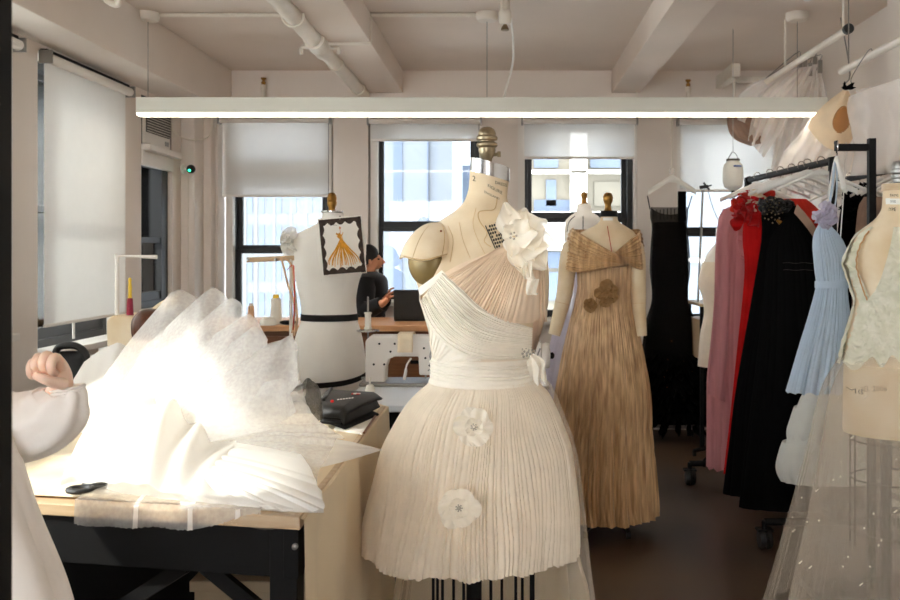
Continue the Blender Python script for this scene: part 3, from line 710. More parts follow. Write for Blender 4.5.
# ---------------------------------------------------------------- black tool case with tablets under it
BD = 2.56
t = thing('tool_case', 'black zip tool case lying on the cream table cloth', 'case', P(345, 412, 2.62))
def bagpt(u, v, h):        # u across (left-right), v front-back
    a = Vector((XW(320, 2.56), 2.56)); b = Vector((XW(344, 2.53), 2.53)); c = Vector((XW(380, 2.82), 2.82)); d = Vector((XW(330, 2.88), 2.88))
    q = a.lerp(b, u).lerp(d.lerp(c, u), v); return Vector((q.x, q.y, TZ + h))
m = MB()
HB = .05
def topf(u, v):
    e = min(1, min(u, 1 - u, v, 1 - v) * 9); return bagpt(u, v, .018 + (HB - .018 + .010 * math.sin(PI * v) + .004 * nz(u * 5, v * 5)) * (e ** .35 if e > 0 else 0))
m.grid(topf, 26, 26); m.grid(lambda u, v: bagpt(u, v, .0165), 2, 2); m.grid(lambda u, v: bagpt(u, 0, .0165 + .006 * v), 2, 2); m.grid(lambda u, v: bagpt(1, u, .0165 + .006 * v), 2, 2)
m.build('case_body', M['nylon'], t)
m = MB(); m.grid(lambda u, v: bagpt(-.05 + 1.1 * u, -.03 + 1.02 * v, HB + .012 + .008 * math.sin(PI * v) - .02 * max(0, u - .85) * 6 * (u > .85) - .04 * max(0, .06 - v) * 10), 20, 20); m.build('flap', M['nylon'], t, solid=.006)
for k in (0, 1):
    m = MB(); m.tube([bagpt(.02 + .92 * i / 12, -.015, .02 + .014 * k) for i in range(13)], .0035, 6); m.build('zip', M['bmetal'], t)
m = MB(); m.tube([bagpt(.05, .2 + .7 * i / 10, HB + .024 + .003 * math.sin(i)) for i in range(11)], .005, 6); m.build('handle_strap', M['nylon'], t)
m = MB(); m.ell(P(332.5, 401, 2.575) + Vector((0, -.004, .0)), .0055, .004, .0045); m.build('red_button', M['redlogo'], t)
def onflap(cu, cv, s):
    def fn(x, y): return bagpt(cu + s * x - y * .3, cv + s * y + x * .55, HB + .024 + .008 * math.sin(PI * max(0, min(1, cv + s * y + x * .5)))) 
    return fn
m = MB(); q = bagpt(.72, .62, HB + .026)
m.box(q.x - .012, q.x + .014, q.y - .01, q.y + .01, q.z - .001, q.z + .001); o = m.build('badge', M['redlogo'], t, False); o['label'] = 'red and white badge'
m = MB()
for k in range(3): m.box(q.x - .006 + .012 * (k % 2), q.x + .004 + .012 * (k % 2), q.y - .012 + .005 * k, q.y - .008 + .005 * k, q.z, q.z + .0022)
m.build('emblem', M['label_w'], t, False)
m = MB(); q = bagpt(.66, .3, HB + .025)
for k in range(6): m.box(q.x - .02 + .0075 * k, q.x - .015 + .0075 * k, q.y - .012 + .006 * k, q.y - .003 + .006 * k, q.z - .001, q.z + .001)
m.build('lettering', M['label_w'], t, False)
# tablets / boards beneath
m = MB(); m.prism([(XW(345, 2.5), 2.5, TZ + .008), (XW(379, 2.72), 2.72, TZ + .008), (XW(360, 2.86), 2.86, TZ + .008), (XW(322, 2.62), 2.62, TZ + .008)], (0, 0, .008))
tag(m.build('tablet', M['bmetal'], None, False, .003, base=P(360, 418, 2.6)), 'thin dark tablet sticking out under the tool case', 'tablet')
m = MB(); m.prism([(XW(362, 2.46), 2.46, TZ + .003), (XW(376, 2.75), 2.75, TZ + .003), (XW(345, 2.8), 2.8, TZ + .003), (XW(334, 2.52), 2.52, TZ + .003)], (0, 0, .005))
tag(m.build('notebook', M['paper'], None, False, base=P(360, 420, 2.6)), 'white notebook under the tablet', 'notebook')
m = MB(); m.tube([(XW(364, 2.45), 2.45, TZ + .011), (XW(377, 2.74), 2.74, TZ + .011)], .0035, 8); tag(m.build('pencil', M['darkwood'], base=P(365, 423, 2.46)), 'brown pencil along the notebook edge', 'pencil')
# net strap / black mesh bag corner left of the case
m = MB()
A = [(307, 378), (318, 386), (322, 402), (322, 420)]; B = [(306, 398), (303, 402), (310, 412), (316, 421)]
def netf(u, v):
    a = crv([(p[0], p[1], 0) for p in A], u); b = crv([(p[0], p[1], 0) for p in B], u); q = a.lerp(b, v); return P(q.x, q.y, 2.52 - .05 * v + .02 * math.sin(3 * u))
m.grid(netf, 16, 8)
m.grid(lambda u, v: P(300 + 16 * u + 2 * v, 398 - 20 * math.sin(PI * (.15 + .7 * u)) + 6 * v, 2.54), 14, 4)
tag(m.build('net_strap', M['mesh'], base=P(312, 415, 2.5), solid=.002), 'dark net strap standing beside the black tool case', 'strap')

# ---------------------------------------------------------------- sewing table with two machines
t = thing('sewing_table', 'white topped sewing table behind the cutting table', 'table', (-.2, 3.6, 0))
m = MB(); m.box(-.6, .17, 3.17, 3.86, .715, .74); m.build('table_top', M['laminate'], t, False, .004)
for x in (-.55, .1):
    for y in (3.25, 3.76):
        m = MB(); m.box(x, x + .045, y, y + .045, 0, .716); m.build('leg', M['bmetal'], t, False)
m = MB(); m.box(-.55, .145, 3.2, 3.25, .62, .715); m.build('apron', M['bmetal'], t, False)
m = MB(); m.box(-.35, -.05, 3.2, 3.21, .45, .63); m.build('motor_cover', M['bmetal'], t, False)
def machine(px0, px1, D, label, wheel):
    """industrial sewing machine seen from behind: pillar left, needle head right"""
    z0 = .74; sc = D / F; x0, x1 = XW(px0, D), XW(px1, D); w = x1 - x0; ht = .205
    t = thing('sewing_machine', label, 'sewing machine', ((x0 + x1) / 2, D, z0), 'sewing machines')
    m = MB(); m.box(x0 - .02, x1 + .03, D - .09, D + .09, z0, z0 + .014); m.build('bed_plate', M['steel'], t, False, .004)
    prof = [(x0, z0 + .01), (x0 + .28 * w, z0 + .01), (x0 + .29 * w, z0 + .35 * ht), (x0 + .33 * w, z0 + .52 * ht), (x0 + .42 * w, z0 + .58 * ht), (x0 + .76 * w, z0 + .58 * ht), (x0 + .77 * w, z0 + .2 * ht), (x1, z0 + .2 * ht), (x1 + .002, z0 + .88 * ht), (x1 - .02, z0 + ht), (x0 + .02, z0 + ht), (x0, z0 + .9 * ht)]
    m = MB(); m.prism([(a, D - .045, b) for a, b in prof], (0, .09, 0)); m.build('machine_arm', M['trimw'], t, False, .006)
    m = MB(); m.tube([(x0 + .85 * w, D, z0 + .22 * ht), (x0 + .85 * w, D, z0 + .02)], .004, 6); m.build('needle_bar', M['steel'], t)
    m = MB(); m.tube(path([(x0 + .66 * w, D - .05, z0 + .55 * ht), (x0 + .6 * w, D - .06, z0 + .42 * ht), (x0 + .58 * w, D - .06, z0 + .25 * ht), (x0 + .56 * w, D - .06, z0 + .12 * ht)], 10), [.004] * 5 + [.007] * 5, 8); m.build('knee_lifter', M['trimw'], t)
    for (u, v) in ((.12, .42), (.27, .42), (.36, .68), (.2, .84), (.42, .84), (.84, .75), (.86, .55), (.92, .4)):
        m = MB(); m.lathe((x0 + u * w, D - .046, z0 + v * ht), [(.005, -.002), (.004, .003)], 8, Matrix.Rotation(PI / 2, 3, 'X')); m.build('screw', M['bmetal'], t)
    m = MB(); m.tube(path([(x0 + .9 * w, D - .06, z0 + .3 * ht), (x0 + .97 * w, D - .06, z0 + .4 * ht), (x0 + .93 * w, D - .06, z0 + .6 * ht), (x0 + .98 * w, D - .06, z0 + .8 * ht)], 12), .003, 6); m.build('tension_spring', M['steel'], t)
    if wheel:
        m = MB(); m.lathe((x1 + .02, D, z0 + .62 * ht), [(.02, -.02), (.05, -.018), (.055, 0), (.05, .014), (.02, .018)], 20, Matrix.Rotation(PI / 2, 3, 'Y')); m.build('hand_wheel', M['trimw'], t)
        m = MB(); m.lathe((x1 + .045, D, z0 + .62 * ht), [(.012, -.01), (.014, .004), (.006, .01)], 12, Matrix.Rotation(PI / 2, 3, 'Y')); m.build('wheel_knob', M['bmetal'], t)
    return t
machine(367, 436, 3.7, 'white sewing machine between the white form and the central dress', False)
machine(474, 541, 3.62, 'white sewing machine with hand wheel right of the dress waist', True)
m = MB(); m.grid(lambda u, v: Vector((XW(399 + 15 * v, 3.7) + .002 * math.sin(9 * u), 3.7 - .062 + .124 * min(1, max(0, (u - .3) / .3)), .74 + .213 - (.075 if u < .3 else 0) * (1 - u / .3) - .04 * max(0, (u - .6)) * 2)), 20, 8)
tag(m.build('muslin_scrap', M['cream'], base=P(406, 345, 3.7), solid=.003), 'cream cloth scrap draped over the sewing machine arm', 'cloth')
m = MB(); m.lathe((XW(370, 3.45), 3.45, .741), [(.018, 0), (.02, .012), (.014, .03), (.004, .034), (.004, .06)], 12); tag(m.build('bobbin', M['thread'], base=(XW(370, 3.45), 3.45, .74)), 'small white bobbin on the sewing table near the case', 'bobbin')
# thread stands: spools
def spool(x, y, z, h, r, mat, label, cap=None, group='thread spools'):
    t = thing('thread_spool', label, 'thread spool', (x, y, z), group)
    m = MB(); m.lathe((x, y, z), [(r * 1.1, 0), (r, h * .06), (r * .8, h * .9), (r * .5, h * .94)], 14); m.build('thread_cone', M[mat], t)
    m = MB(); m.lathe((x, y, z + h * .9), [(r * .55, 0), (r * .5, h * .16), (r * .2, h * .17)], 12); m.build('cone_tip', M[cap or 'white_pl'], t)
    return t
def oak_bench():
    t = thing('work_bench', 'long brown wooden bench under the back windows', 'bench', (-1.0, 5.4, 0))
    m = MB(); m.box(-1.85, -.3, 5.1, 5.75, .83, .865); m.build('bench_top', M['deskwood'], t, False, .004)
    m = MB(); m.box(-1.83, -.32, 5.14, 5.17, .22, .83); m.build('front_panel', M['darkwood'], t, False, .003)
    for x in (-1.83, -.37): 
        m = MB(); m.box(x, x + .05, 5.17, 5.72, 0, .83); m.build('side_panel', M['darkwood'], t, False)
    for k in range(4):
        x = -1.8 + k * .372; m = MB(); m.box(x, x + .355, 5.125, 5.14, .5, .8); d = m.build('drawer', M['darkwood'], t, False, .004)
        m = MB(); m.box(x + .13, x + .23, 5.115, 5.127, .64, .66); m.build('drawer_pull', M['bmetal'], d, False)
oak_bench()
spool(XW(276, 5.2), 5.2, .866, .165, .036, 'thread', 'white thread cone with yellow tip behind the tulle', 'yellow')
spool(XW(251, 5.3), 5.3, .866, .11, .022, 'kraft', 'tan thread spool left of the white cone')
m = MB(); m.lathe((XW(268, 5.12), 5.12, .867), [(.05, 0), (.045, .03), (.03, .045), (.03, .02)], 14); tag(m.build('masking_tape', M['thread'], base=(XW(268, 5.12), 5.12, .866)), 'small tape roll beside the yellow tipped cone', 'tape roll')
m = MB(); m.ell((XW(288, 5.15), 5.15, .88), .05, .03, .014); tag(m.build('pin_tray', M['bmetal'], base=(XW(288, 5.15), 5.15, .866)), 'dark pin dish by the thread cone', 'dish')
# spool on pin beside the white form
t = thing('spool_pin', 'white spool on a metal pin between the white form and the person', 'spool stand', (XW(369, 3.95), 3.8, .74))
x = XW(368, 3.825)
m = MB(); m.lathe((x, 3.825, .74), [(.03, 0), (.03, .008), (.004, .01), (.004, .36)], 12); m.build('pin_stand', M['steel'], t)
m = MB(); m.lathe((x, 3.825, .945), [(.004, 0), (.05, .004), (.05, .009), (.004, .012)], 20); m.build('spool_disc', M['chrome'], t)
m = MB(); m.lathe((x, 3.825, .958), [(.017, 0), (.017, .008), (.014, .01), (.014, .065), (.017, .068), (.017, .074)], 16); m.build('thread', M['thread'], t)
# laptop
t = thing('laptop', 'black laptop standing open on the wooden bench', 'laptop', (XW(410, 5.4), 5.5, .866))
x0, x1 = XW(394, 5.42), XW(440, 5.42)
m = MB(); m.box(x0, x1, 5.42, 5.64, .866, .882); m.build('laptop_base', M['nylon'], t, False, .004)
m = MB(); m.box(x0, x1, 5.402, 5.414, .88, 1.06); m.build('laptop_screen', M['nylon'], t, False, .004)
# overlocker machine left with its thread frame
t = thing('overlock_machine', 'cream overlock machine with tall white thread frame by the left wall', 'sewing machine', P(130, 340, 3.7))
D = 3.7
m = MB(); x0, x1 = XW(116, D), XW(150, D)
m.prism([(x0, D - .09, ZW(345, D)), (x1, D - .09, ZW(345, D)), (x1, D - .09, ZW(314, D)), (x0 + .02, D - .09, ZW(314, D)), (x0, D - .09, ZW(319, D))], (0, .2, 0)); m.build('machine_body', M['cream'], t, False, .01)
m = MB(); m.tube([(x0 + .006, D, ZW(345, D)), (x0 + .006, D, ZW(256, D)), (XW(157, D), D, ZW(257, D))], .009, 8); m.tube([(x0 - .008, D + .02, ZW(345, D)), (x0 - .008, D + .02, ZW(254, D))], .006, 8); m.build('thread_frame', M['trimw'], t)
m = MB(); m.box(x0 - .02, x1 + .06, D - .12, D + .16, ZW(345, D) - .03, ZW(345, D)); m.build('machine_plate', M['laminate'], t, False, .004)
m = MB(); m.tube(path([(XW(150, D), D, ZW(320, D)), (XW(160, D), D, ZW(308, D)), (XW(175, D), D + .05, ZW(300, D))], 8), .022, 10); m.build('padded_arm', M['cream'], t)
spool(XW(130, 3.62), 3.62, ZW(315, 3.62), .075, .014, 'magenta', 'magenta thread spool with yellow tip on the overlocker', 'yellow')
t2 = thing('thread_post', 'yellow thread tube standing in the magenta spool', 'thread tube', (XW(130, 3.62), 3.62, ZW(298, 3.62)))
m = MB(); m.lathe((XW(130, 3.62), 3.62, ZW(297, 3.62)), [(.008, 0), (.007, .02), (.008, .04), (.006, .06), (.007, .07), (.004, .08)], 10); m.build('tube', M['yellow'], t2)
t = thing('machine_stand', 'small dark stand carrying the overlock machine', 'table', (XW(130, 3.7), 3.7, 0))
zt_ = ZW(345, 3.7) - .03
m = MB(); m.box(x0 - .06, x1 + .1, D - .16, D + .2, zt_ - .03, zt_); m.build('stand_top', M['trimw'], t, False, .004)
for dx in (x0 - .04, x1 + .06):
    for dy in (D - .14, D + .15):
        m = MB(); m.box(dx, dx + .03, dy, dy + .03, 0, zt_ - .03); m.build('leg', M['bmetal'], t, False)
# task chair back at left
t = thing('task_chair', 'black chair back rising behind the white sleeve by the left window', 'chair', (XW(70, 3.4), 3.4, 0))
D = 3.4; c = P(70, 357, D)
m = MB(); m.tube(path([c + Vector(p) for p in ((-.065, 0, -.25), (-.062, 0, -.05), (-.05, 0, .03), (-.01, 0, .045), (.03, 0, .04), (.06, 0, .01), (.068, 0, -.06), (.07, 0, -.25))], 30), .014, 10); m.build('back_frame', M['nylon'], t)
m = MB(); m.grid(lambda u, v: c + Vector((-.055 + .12 * u, .01 + .02 * math.sin(PI * u), -.25 + .27 * v)), 10, 10); m.build('back_rest', M['nylon'], t, solid=.01)
m = MB(); m.ell((c.x, D - .18, .47), .2, .2, .04); m.build('seat', M['nylon'], t)
m = MB(); m.tube([(c.x, D, c.z - .24), (c.x, D + .02, .5), (c.x, D - .15, .45)], .014, 8); m.build('back_support', M['bmetal'], t)
m = MB(); m.tube([(c.x, D - .18, .45), (c.x, D - .18, .08)], .025, 10)
for k in range(5):
    a = 2 * PI * k / 5; m.tube([(c.x, D - .18, .09), (c.x + .26 * math.cos(a), D - .18 + .26 * math.sin(a), .03)], [.02, .014], 8)
m.build('chair_base', M['bmetal'], t)
# wooden gauge bar on a stand with a hanging tape measure
D = 3.45
t = thing('thread_guide', 'slim wooden guide arm on a stand in front of the first back window', 'thread arm', (XW(300, D), D, 0))
m = MB(); a = P(247, 260, D); b = P(294, 258, D); m.bar(a, b, .012, .02); m.build('arm', M['edgewood'], t, False, .002)
m = MB(); m.tube([P(291, 259, D), (XW(291, D), D, 0.02)], .007, 8); m.lathe((XW(291, D), D, 0), [(.13, 0), (.13, .015), (.01, .025)], 20); m.build('stand_pole', M['trimw'], t)
for px in (249, 276):
    m = MB(); m.lathe(P(px, 259.5, D) + Vector((0, -.008, 0)), [(.007, -.004), (.005, .004)], 10, Matrix.Rotation(PI / 2, 3, 'X')); m.build('screw', M['steel'], t)
m = MB(); c1 = [P(281, 258, D - .02), P(284, 268, D - .02), P(288, 285, D - .03), P(294, 302, D - .03), P(294, 320, D - .03), P(292, 333, D - .03)]
c2 = [P(283, 257, D - .02), P(292, 266, D - .025), P(294, 285, D - .03), P(296, 305, D - .03), P(297, 320, D - .03), P(294, 336, D - .03)]
def ribbon(mb, pts, w, n=24):
    q = path(pts, n); mb.grid(lambda u, v: crv(q, u) + Vector((w * (v - .5), 0, 0)), n, 2)
ribbon(m, c1, .008); ribbon(m, c2, .009)
o = m.build('tape_measure', M['kraft'], base=c1[0], solid=.0012); tag(o, 'tan and red tape measure hanging left of the white form', 'tape measure')
m = MB(); ribbon(m, [P(287, 270, D - .035), P(293, 265, D - .036), P(294, 273, D - .036), P(294.5, 300, D - .038), P(293, 330, D - .038)], .004); m.build('red_stripe', M['coral'], o, solid=.001)
# ironing table with steamer pole by the fourth window
t = thing('ironing_table', 'small wooden topped ironing table behind the black gown', 'table', (XW(697, 5.95), 5.9, 0))
x = XW(697, 5.9)
m = MB(); m.box(x - .02, x + .3, 5.72, 6.2, ZW(306, 5.8), ZW(303, 5.8)); m.build('table_top', M['edgewood'], t, False, .003)
m = MB(); m.box(x - .0, x + .28, 5.78, 6.15, ZW(360, 5.8), ZW(320, 5.8)); m.build('shelf_box', M['edgewood'], t, False, .003)
for dx in (-.01, .27):
    for dy in (5.75, 6.15):
        m = MB(); m.box(x + dx, x + dx + .025, dy, dy + .025, 0, ZW(306, 5.8)); m.build('leg', M['bmetal'], t, False)
t = thing('steamer_pole', 'thin grey pole with black clamp in front of the fourth window', 'pole', P(700, 303, 5.9))
m = MB(); m.tube([P(698, 303, 5.9), P(703, 190, 5.9)], .008, 8); m.build('pole', M['steel'], t)
q = P(705, 187, 5.9)
m = MB(); m.tube([q + Vector((-.035, 0, -.003)), q + Vector((.02, 0, .004))], .012, 8); m.tube([q + Vector((-.01, 0, .03)), q + Vector((.03, 0, -.02))], .007, 6); m.tube([q, q + Vector((.045, 0, .012))], .005, 6); m.build('clamp', M['nylon'], t)
m = MB(); m.tube(path([q + Vector((.02, 0, -.01)), P(712, 205, 5.88), P(719, 222, 5.86)], 10), .003, 5); m.build('hose', M['steel'], t)
# water tank of the gravity iron
D = 5.2; c = P(733, 190, D)
t = thing('iron_water_tank', 'milky plastic water tank hung in front of the fourth window', 'water tank', c)
m = MB(); m.lathe(c, [(.012, -.004), (.03, .004), (.052, .02), (.06, .06), (.06, .11), (.054, .15), (.036, .168), (.036, .178)], 20); m.build('tank', M['tank'], t)
m = MB(); m.lathe(c + Vector((0, 0, .172)), [(.04, 0), (.04, .012), (.02, .014)], 18); m.build('tank_cap', M['grille'], t)
m = MB(); m.tube(path([c + Vector((-.035, 0, .17)), c + Vector((-.015, 0, .21)), c + Vector((0, 0, .225)), c + Vector((.02, 0, .21)), c + Vector((.036, 0, .17))], 14), .003, 6); m.tube([c + Vector((0, 0, .225)), (c.x, D, ZC)], .002, 5); m.build('hanging_wire', M['steel'], t)
m = MB(); m.tube([c, c + Vector((0, 0, -.05))], .01, 8); m.tube(path([c + Vector((0, 0, -.05)), c + Vector((.004, 0, -.25)), c + Vector((.02, .05, -.5))], 10), .005, 6); m.build('hose', M['bmetal'], t)
m = MB(); m.grid(lambda u, v: c + Vector((.061 * math.sin(-.2 + .9 * u), -.061 * math.cos(-.2 + .9 * u), .132 + .011 * v)), 8, 2); o = m.build('label_print', M['bluelab'], t); o['label'] = 'blue printed label'
# ================================================================ DRESS FORMS AND THE GOWNS ON THEM
def finial(mb, c, prof, D):
    mb.lathe(c, [(r * D / F, z * D / F) for r, z in prof], 22)
def cage(t, body, ztop, zbot, n, rings, mat='bmetal', r=.0035, sc=.92, group=None):
    for k in range(n):
        th = 2 * PI * (k + .3) / n
        m = MB(); m.tube([body.pt(th, ztop + .02) if False else Vector((body.prof(ztop)[0] + body.prof(ztop)[2] * sc * math.cos(th), body.prof(ztop)[1] + body.prof(ztop)[3] * sc * math.sin(th), z)) for z in (ztop, zbot)], r, 6); m.build('cage_wire', M[mat], t)
    for z in rings:
        cx, cy, a, b = body.prof(ztop)
        m = MB(); m.tube([Vector((cx + a * sc * math.cos(2 * PI * i / 40), cy + b * sc * math.sin(2 * PI * i / 40), z)) for i in range(40)], r, 6, True); m.build('cage_ring', M[mat], t)
def stand(t, x, y, ztop, r=.02, rb=.24, mat='bmetal'):
    m = MB(); m.tube([(x, y, ztop), (x, y, .05)], r, 12); m.build('stand_pole', M[mat], t)
    m = MB()
    for k in range(4):
        a = PI / 4 + k * PI / 2; m.tube([(x, y, .08), (x + rb * .6 * math.cos(a), y + rb * .6 * math.sin(a), .065), (x + rb * math.cos(a), y + rb * math.sin(a), .035)], [.018, .014, .012], 8)
    m.build('stand_base', M[mat], t)
    for k in range(4):
        a = PI / 4 + k * PI / 2
        m = MB(); m.lathe((x + rb * math.cos(a), y + rb * math.sin(a), .018), [(.018, -.01), (.018, .01)], 12, Matrix.Rotation(PI / 2, 3, 'Y')); m.build('caster', M['nylon'], t)

# ---------------------------------------------------------------- the central form
D = 2.4
znk, zn2 = ZW(212, D), ZW(192, D); xnk = XW(490, D)
def tilt(p):
    return Vector((p.x, p.y, p.z - .27 * (p.x - xnk) * sm(znk, zn2, p.z)))
zb0 = ZW(296, D)
def bust(th, z):
    e = math.exp(-((z - zb0) / .055) ** 2)
    d1 = math.exp(-((th - -.95 + (2 * PI if th > PI else 0)) / .42) ** 2); d2 = math.exp(-((th - -2.0) / .42) ** 2)
    th2 = th - 2 * PI if th > PI else th
    d1 = math.exp(-((th2 + .9) / .42) ** 2); d2 = math.exp(-((th2 + 1.95) / .42) ** 2)
    return e * (.038 * d1 + .03 * d2)
mf = Body(D, [(176, 470, 509, .9), (192, 469, 507, .9), (203, 465, 510, .9), (211, 455, 517, .82), (217, 446, 523, .72), (225, 434, 531, .6), (236, 420, 541, .55), (248, 411, 546, .55), (261, 408, 548, .6), (275, 414, 549, .68), (290, 419, 549, .74), (305, 422, 548, .76), (320, 426, 544, .78), (340, 430, 536, .8), (360, 433, 531, .8), (380, 434, 531, .8), (400, 427, 540, .8), (430, 418, 550, .8), (455, 415, 552, .8)], bump=bust, post=tilt)
t = thing('dress_form', 'aged cream dress form with pewter knob under the short ivory dress at centre', 'dress form', (XW(483, D), D, 0))
m = MB(); mf.loft(m, 176, 452, 90, 72, cap=True); m.build('torso', M['cream'], t)
m = MB()
nb = Body(D, [(163, 470.5, 509.5, .92), (177, 470, 510, .92)], post=tilt)
nb.loft(m, 163, 177, 8, 48, cap=True); m.build('neck_cap', M['chrome'], t)
c = P(487, 166, D) 
m = MB(); finial(m, c, [(9, -3), (9, 1), (5, 3.5), (5.2, 7), (7.4, 11), (8.6, 15.5), (8.4, 18), (10.3, 19.5), (10.8, 21.5), (10, 23), (7.4, 24.3), (7.4, 25), (10.4, 26), (10.8, 28.5), (9.6, 30), (8.8, 30.6), (9, 33), (7.4, 36.5), (4.4, 38.6), (.5, 39.4)], D); m.build('neck_knob', M['pewter'], t)
m = MB(); m.tube([P(492, 155, D), P(499, 154, D)], .005, 8); m.tube([P(499, 151.5, D), P(499, 157, D)], .005, 8); m.build('thumb_screw', M['pewter'], t)
# arm plate
m = MB(); c = P(425, 261, D - .075)
rot = Matrix.Rotation(math.radians(-28), 3, 'Z')
m.ell(c, .053, .018, .064, 28, 16, rot); m.build('arm_plate', M['olive'], t)
m = MB(); c2 = P(431, 281, D - .09)
m.tube([c2 + Vector((0, 0, .004)), c2 + Vector((0, 0, -.012))], .002, 5); m.build('plate_pin', M['pewter'], t)
# padded cap over the arm plate
m = MB(); c = P(427, 258, D - .045)
def capf(u, v):
    a = PI * (.02 + .96 * u); el = PI / 2 * v
    r = Vector((-math.cos(a) * .066 * math.cos(el), 0, 0)); 
    x = -.071 * math.cos(a) * math.cos(el) ** .9 + .022 * math.sin(el); y = -.085 * math.sin(a) * math.cos(el) ** .8 + .03 * math.sin(el)
    z = .094 * math.sin(el) + .006 * math.sin(3 * a) * (1 - v) - .004 * math.cos(a) * (1 - v)
    return c + Vector((x, y, z))
m.grid(capf, 34, 16); m.build('shoulder_pad', M['cream'], t, solid=.006)
m = MB()
m.tube([capf(.12 + .0 * i, i / 11) + Vector((0, -.002, 0)) for i in range(12)], .0008, 5)
m.tube([capf(.35, i / 11) + Vector((0, -.003, .001)) for i in range(11)], .0012, 5); m.tube([capf(.72, i / 11) + Vector((.001, -.003, .001)) for i in range(11)], .0012, 5)
m.tube([capf(i / 24, .02) + Vector((0, -.003, -.001)) for i in range(25)], .0022, 5)
o = m.build('pad_seam', M['stain'], t)
for px, py in ((441, 231), (403, 257), (447, 257)):
    m = MB(); q = P(px, py, D - .15 if px == 441 else D - .06); m.ell(q, .0028, .0028, .0028, 8, 6); m.build('rust_pin', M['rust'], t)
# seams, stains and printed marks
def online(pts, r, off=.001, n=30):
    mb = MB(); q = path([(p[0], p[1], 0) for p in pts], n); mb.tube([mf.px(a.x, a.y, off) for a in q], r, 5); return mb
online([(476, 208), (473, 224), (478, 240), (486, 256)], .0007).build('torso_seam', M['stain'], t)
online([(459, 222), (463, 240), (470, 258)], .0007).build('torso_seam', M['stain'], t)
online([(448, 226), (453, 240), (450, 262)], .0009).build('torso_seam', M['stain'], t)
m = online([(497, 196), (496, 205), (493, 210), (482, 211), (478, 214), (480, 222), (487, 233), (484, 241), (491, 247)], .0016, -.0006)
m.build('water_stain', M['stain'], t)
def printed(txt, size, px, py, name='printed_text', slant=0):
    def fn(x, y): return mf.px(px + x * F / D, py - y * F / D + slant * x * F / D, .0012)
    return text_mb(txt, size, fn).build(name, M['ink'], t, False)
printed('2', .020, 474, 183)
printed('DRESS', .012, 501, 181); printed('FIGURE', .0125, 495, 188, slant=.25); printed('ENGLAND', .009, 492, 195, slant=.25)
m = MB()
for i in range(7):                      # ornate black stamp on the chest: rows of small blocks
    for j in range(4):
        if (i * 3 + j * 5) % 7 == 0: continue
        x = 491 + 1.55 * i + (j - 1.5) * 2.3; y = 226 + 3.3 * i - (j - 1.5) * .6
        q = [mf.px(x + a, y + b, .0014) for a, b in ((-.9, -1.4), (.9, -1.1), (1.0, 1.3), (-.8, 1.0))]
        m.add(q, [(0, 1, 2, 3)])
for e in (-5.2, 5.2):
    A = [(490 + e, 224 - e * .3), (500 + e, 247 - e * .3)]
    m.grid(lambda u, v: mf.px(A[0][0] + (A[1][0] - A[0][0]) * u + 1.2 * v, A[0][1] + (A[1][1] - A[0][1]) * u, .0013), 10, 2)
m.build('printed_stamp', M['ink'], t, False)
cage(t, mf, ZW(452, D), ZW(640, D), 12, [ZW(480, D), ZW(540, D), ZW(640, D)], r=.004, sc=.74)
stand(t, XW(474, D), D, ZW(452, D), .021, .27)

# ---------------------------------------------------------------- the short ivory dress
dr = thing('cocktail_dress', 'short ivory one shouldered chiffon dress with pleated skirt on the central form', 'dress', (XW(483, D), D, ZW(548, D)), )
def rid(n, seed, amp):
    f = pleats(n, seed, .8)
    return lambda x: amp * (f(min(max(x, 0), .9999)))
# blush drape fanning from the shoulder
f1 = rid(34, 3, .007)
m = MB()
mf.patch(m, [(500, 247), (508, 243), (518, 240), (530, 238), (543, 240)][:], [(446, 276), (464, 291), (484, 309), (506, 322), (548, 322)], 130, 36, .004, lambda u, v: f1(u) * (.35 + .65 * v) + .003 * nz(u * 6, v * 3), fade=0)
m.build('bodice_drape', M['nude'], dr)
m = MB(); mf.patch(m, [(444, 273), (460, 264), (478, 257), (496, 250), (507, 246)], [(446, 278), (462, 269), (480, 262), (497, 255), (508, 250)], 40, 6, .006, None, fade=0)
m.build('neckline_edge', M['nude'], dr)
# white wrap crossing down to the right side of the waist
f2 = rid(22, 8, .0065)
m = MB()
mf.patch(m, [(443, 271), (464, 289), (482, 306), (504, 318), (533, 328)], [(419, 302), (430, 328), (448, 347), (476, 359), (533, 359)], 70, 120, .006, lambda u, v: f2(v) * (1 - .25 * u) + .004 * math.sin(PI * v), fade=.03)
m.build('bodice_wrap', M['chiffon_w'], dr)
f3 = rid(14, 21, .0055)
m = MB()
mf.patch(m, [(419, 288), (424, 312), (436, 326), (450, 340), (482, 361)], [(419, 300), (428, 330), (432, 350), (436, 361), (446, 364)], 90, 30, .003, lambda u, v: f3(u), fade=.02)
m.build('side_wrap', M['chiffon_w'], dr)
m = MB(); mf.loft(m, 340, 366, 10, 80, off=.002); m.build('bodice_lining', M['chiffon'], dr)
m = MB(); mf.patch(m, [(442, 270), (436, 275), (428, 281), (418, 288)], [(446, 274), (440, 280), (431, 287), (420, 296)], 24, 6, .008, None, fade=0); m.build('wrap_edge', M['chiffon_w'], dr)
# pleats on right of the bust
f5 = rid(16, 5, .006)
m = MB(); mf.patch(m, [(533, 322), (540, 318), (548, 310)], [(531, 362), (532, 362), (533, 360)], 60, 24, .004, lambda u, v: f5(u), fade=0); m.build('side_drape', M['nude'], dr)
# waist sash
f4 = rid(7, 4, .006)
m = MB(); ws = Body(D, [(356, 432, 532, .82), (370, 433, 533, .82), (385, 430, 537, .82)])
ws.loft(m, 357, 385, 50, 110, off=.004, disp=lambda u, v: f4(min(.999, max(0, v + .05 * math.sin(2 * PI * u * 2 + .6)))) * min(1, v * 6, (1 - v) * 6) - .004 * (1 - min(1, v * 8, (1 - v) * 8)))
m.build('waist_sash', M['chiffon_w'], dr)
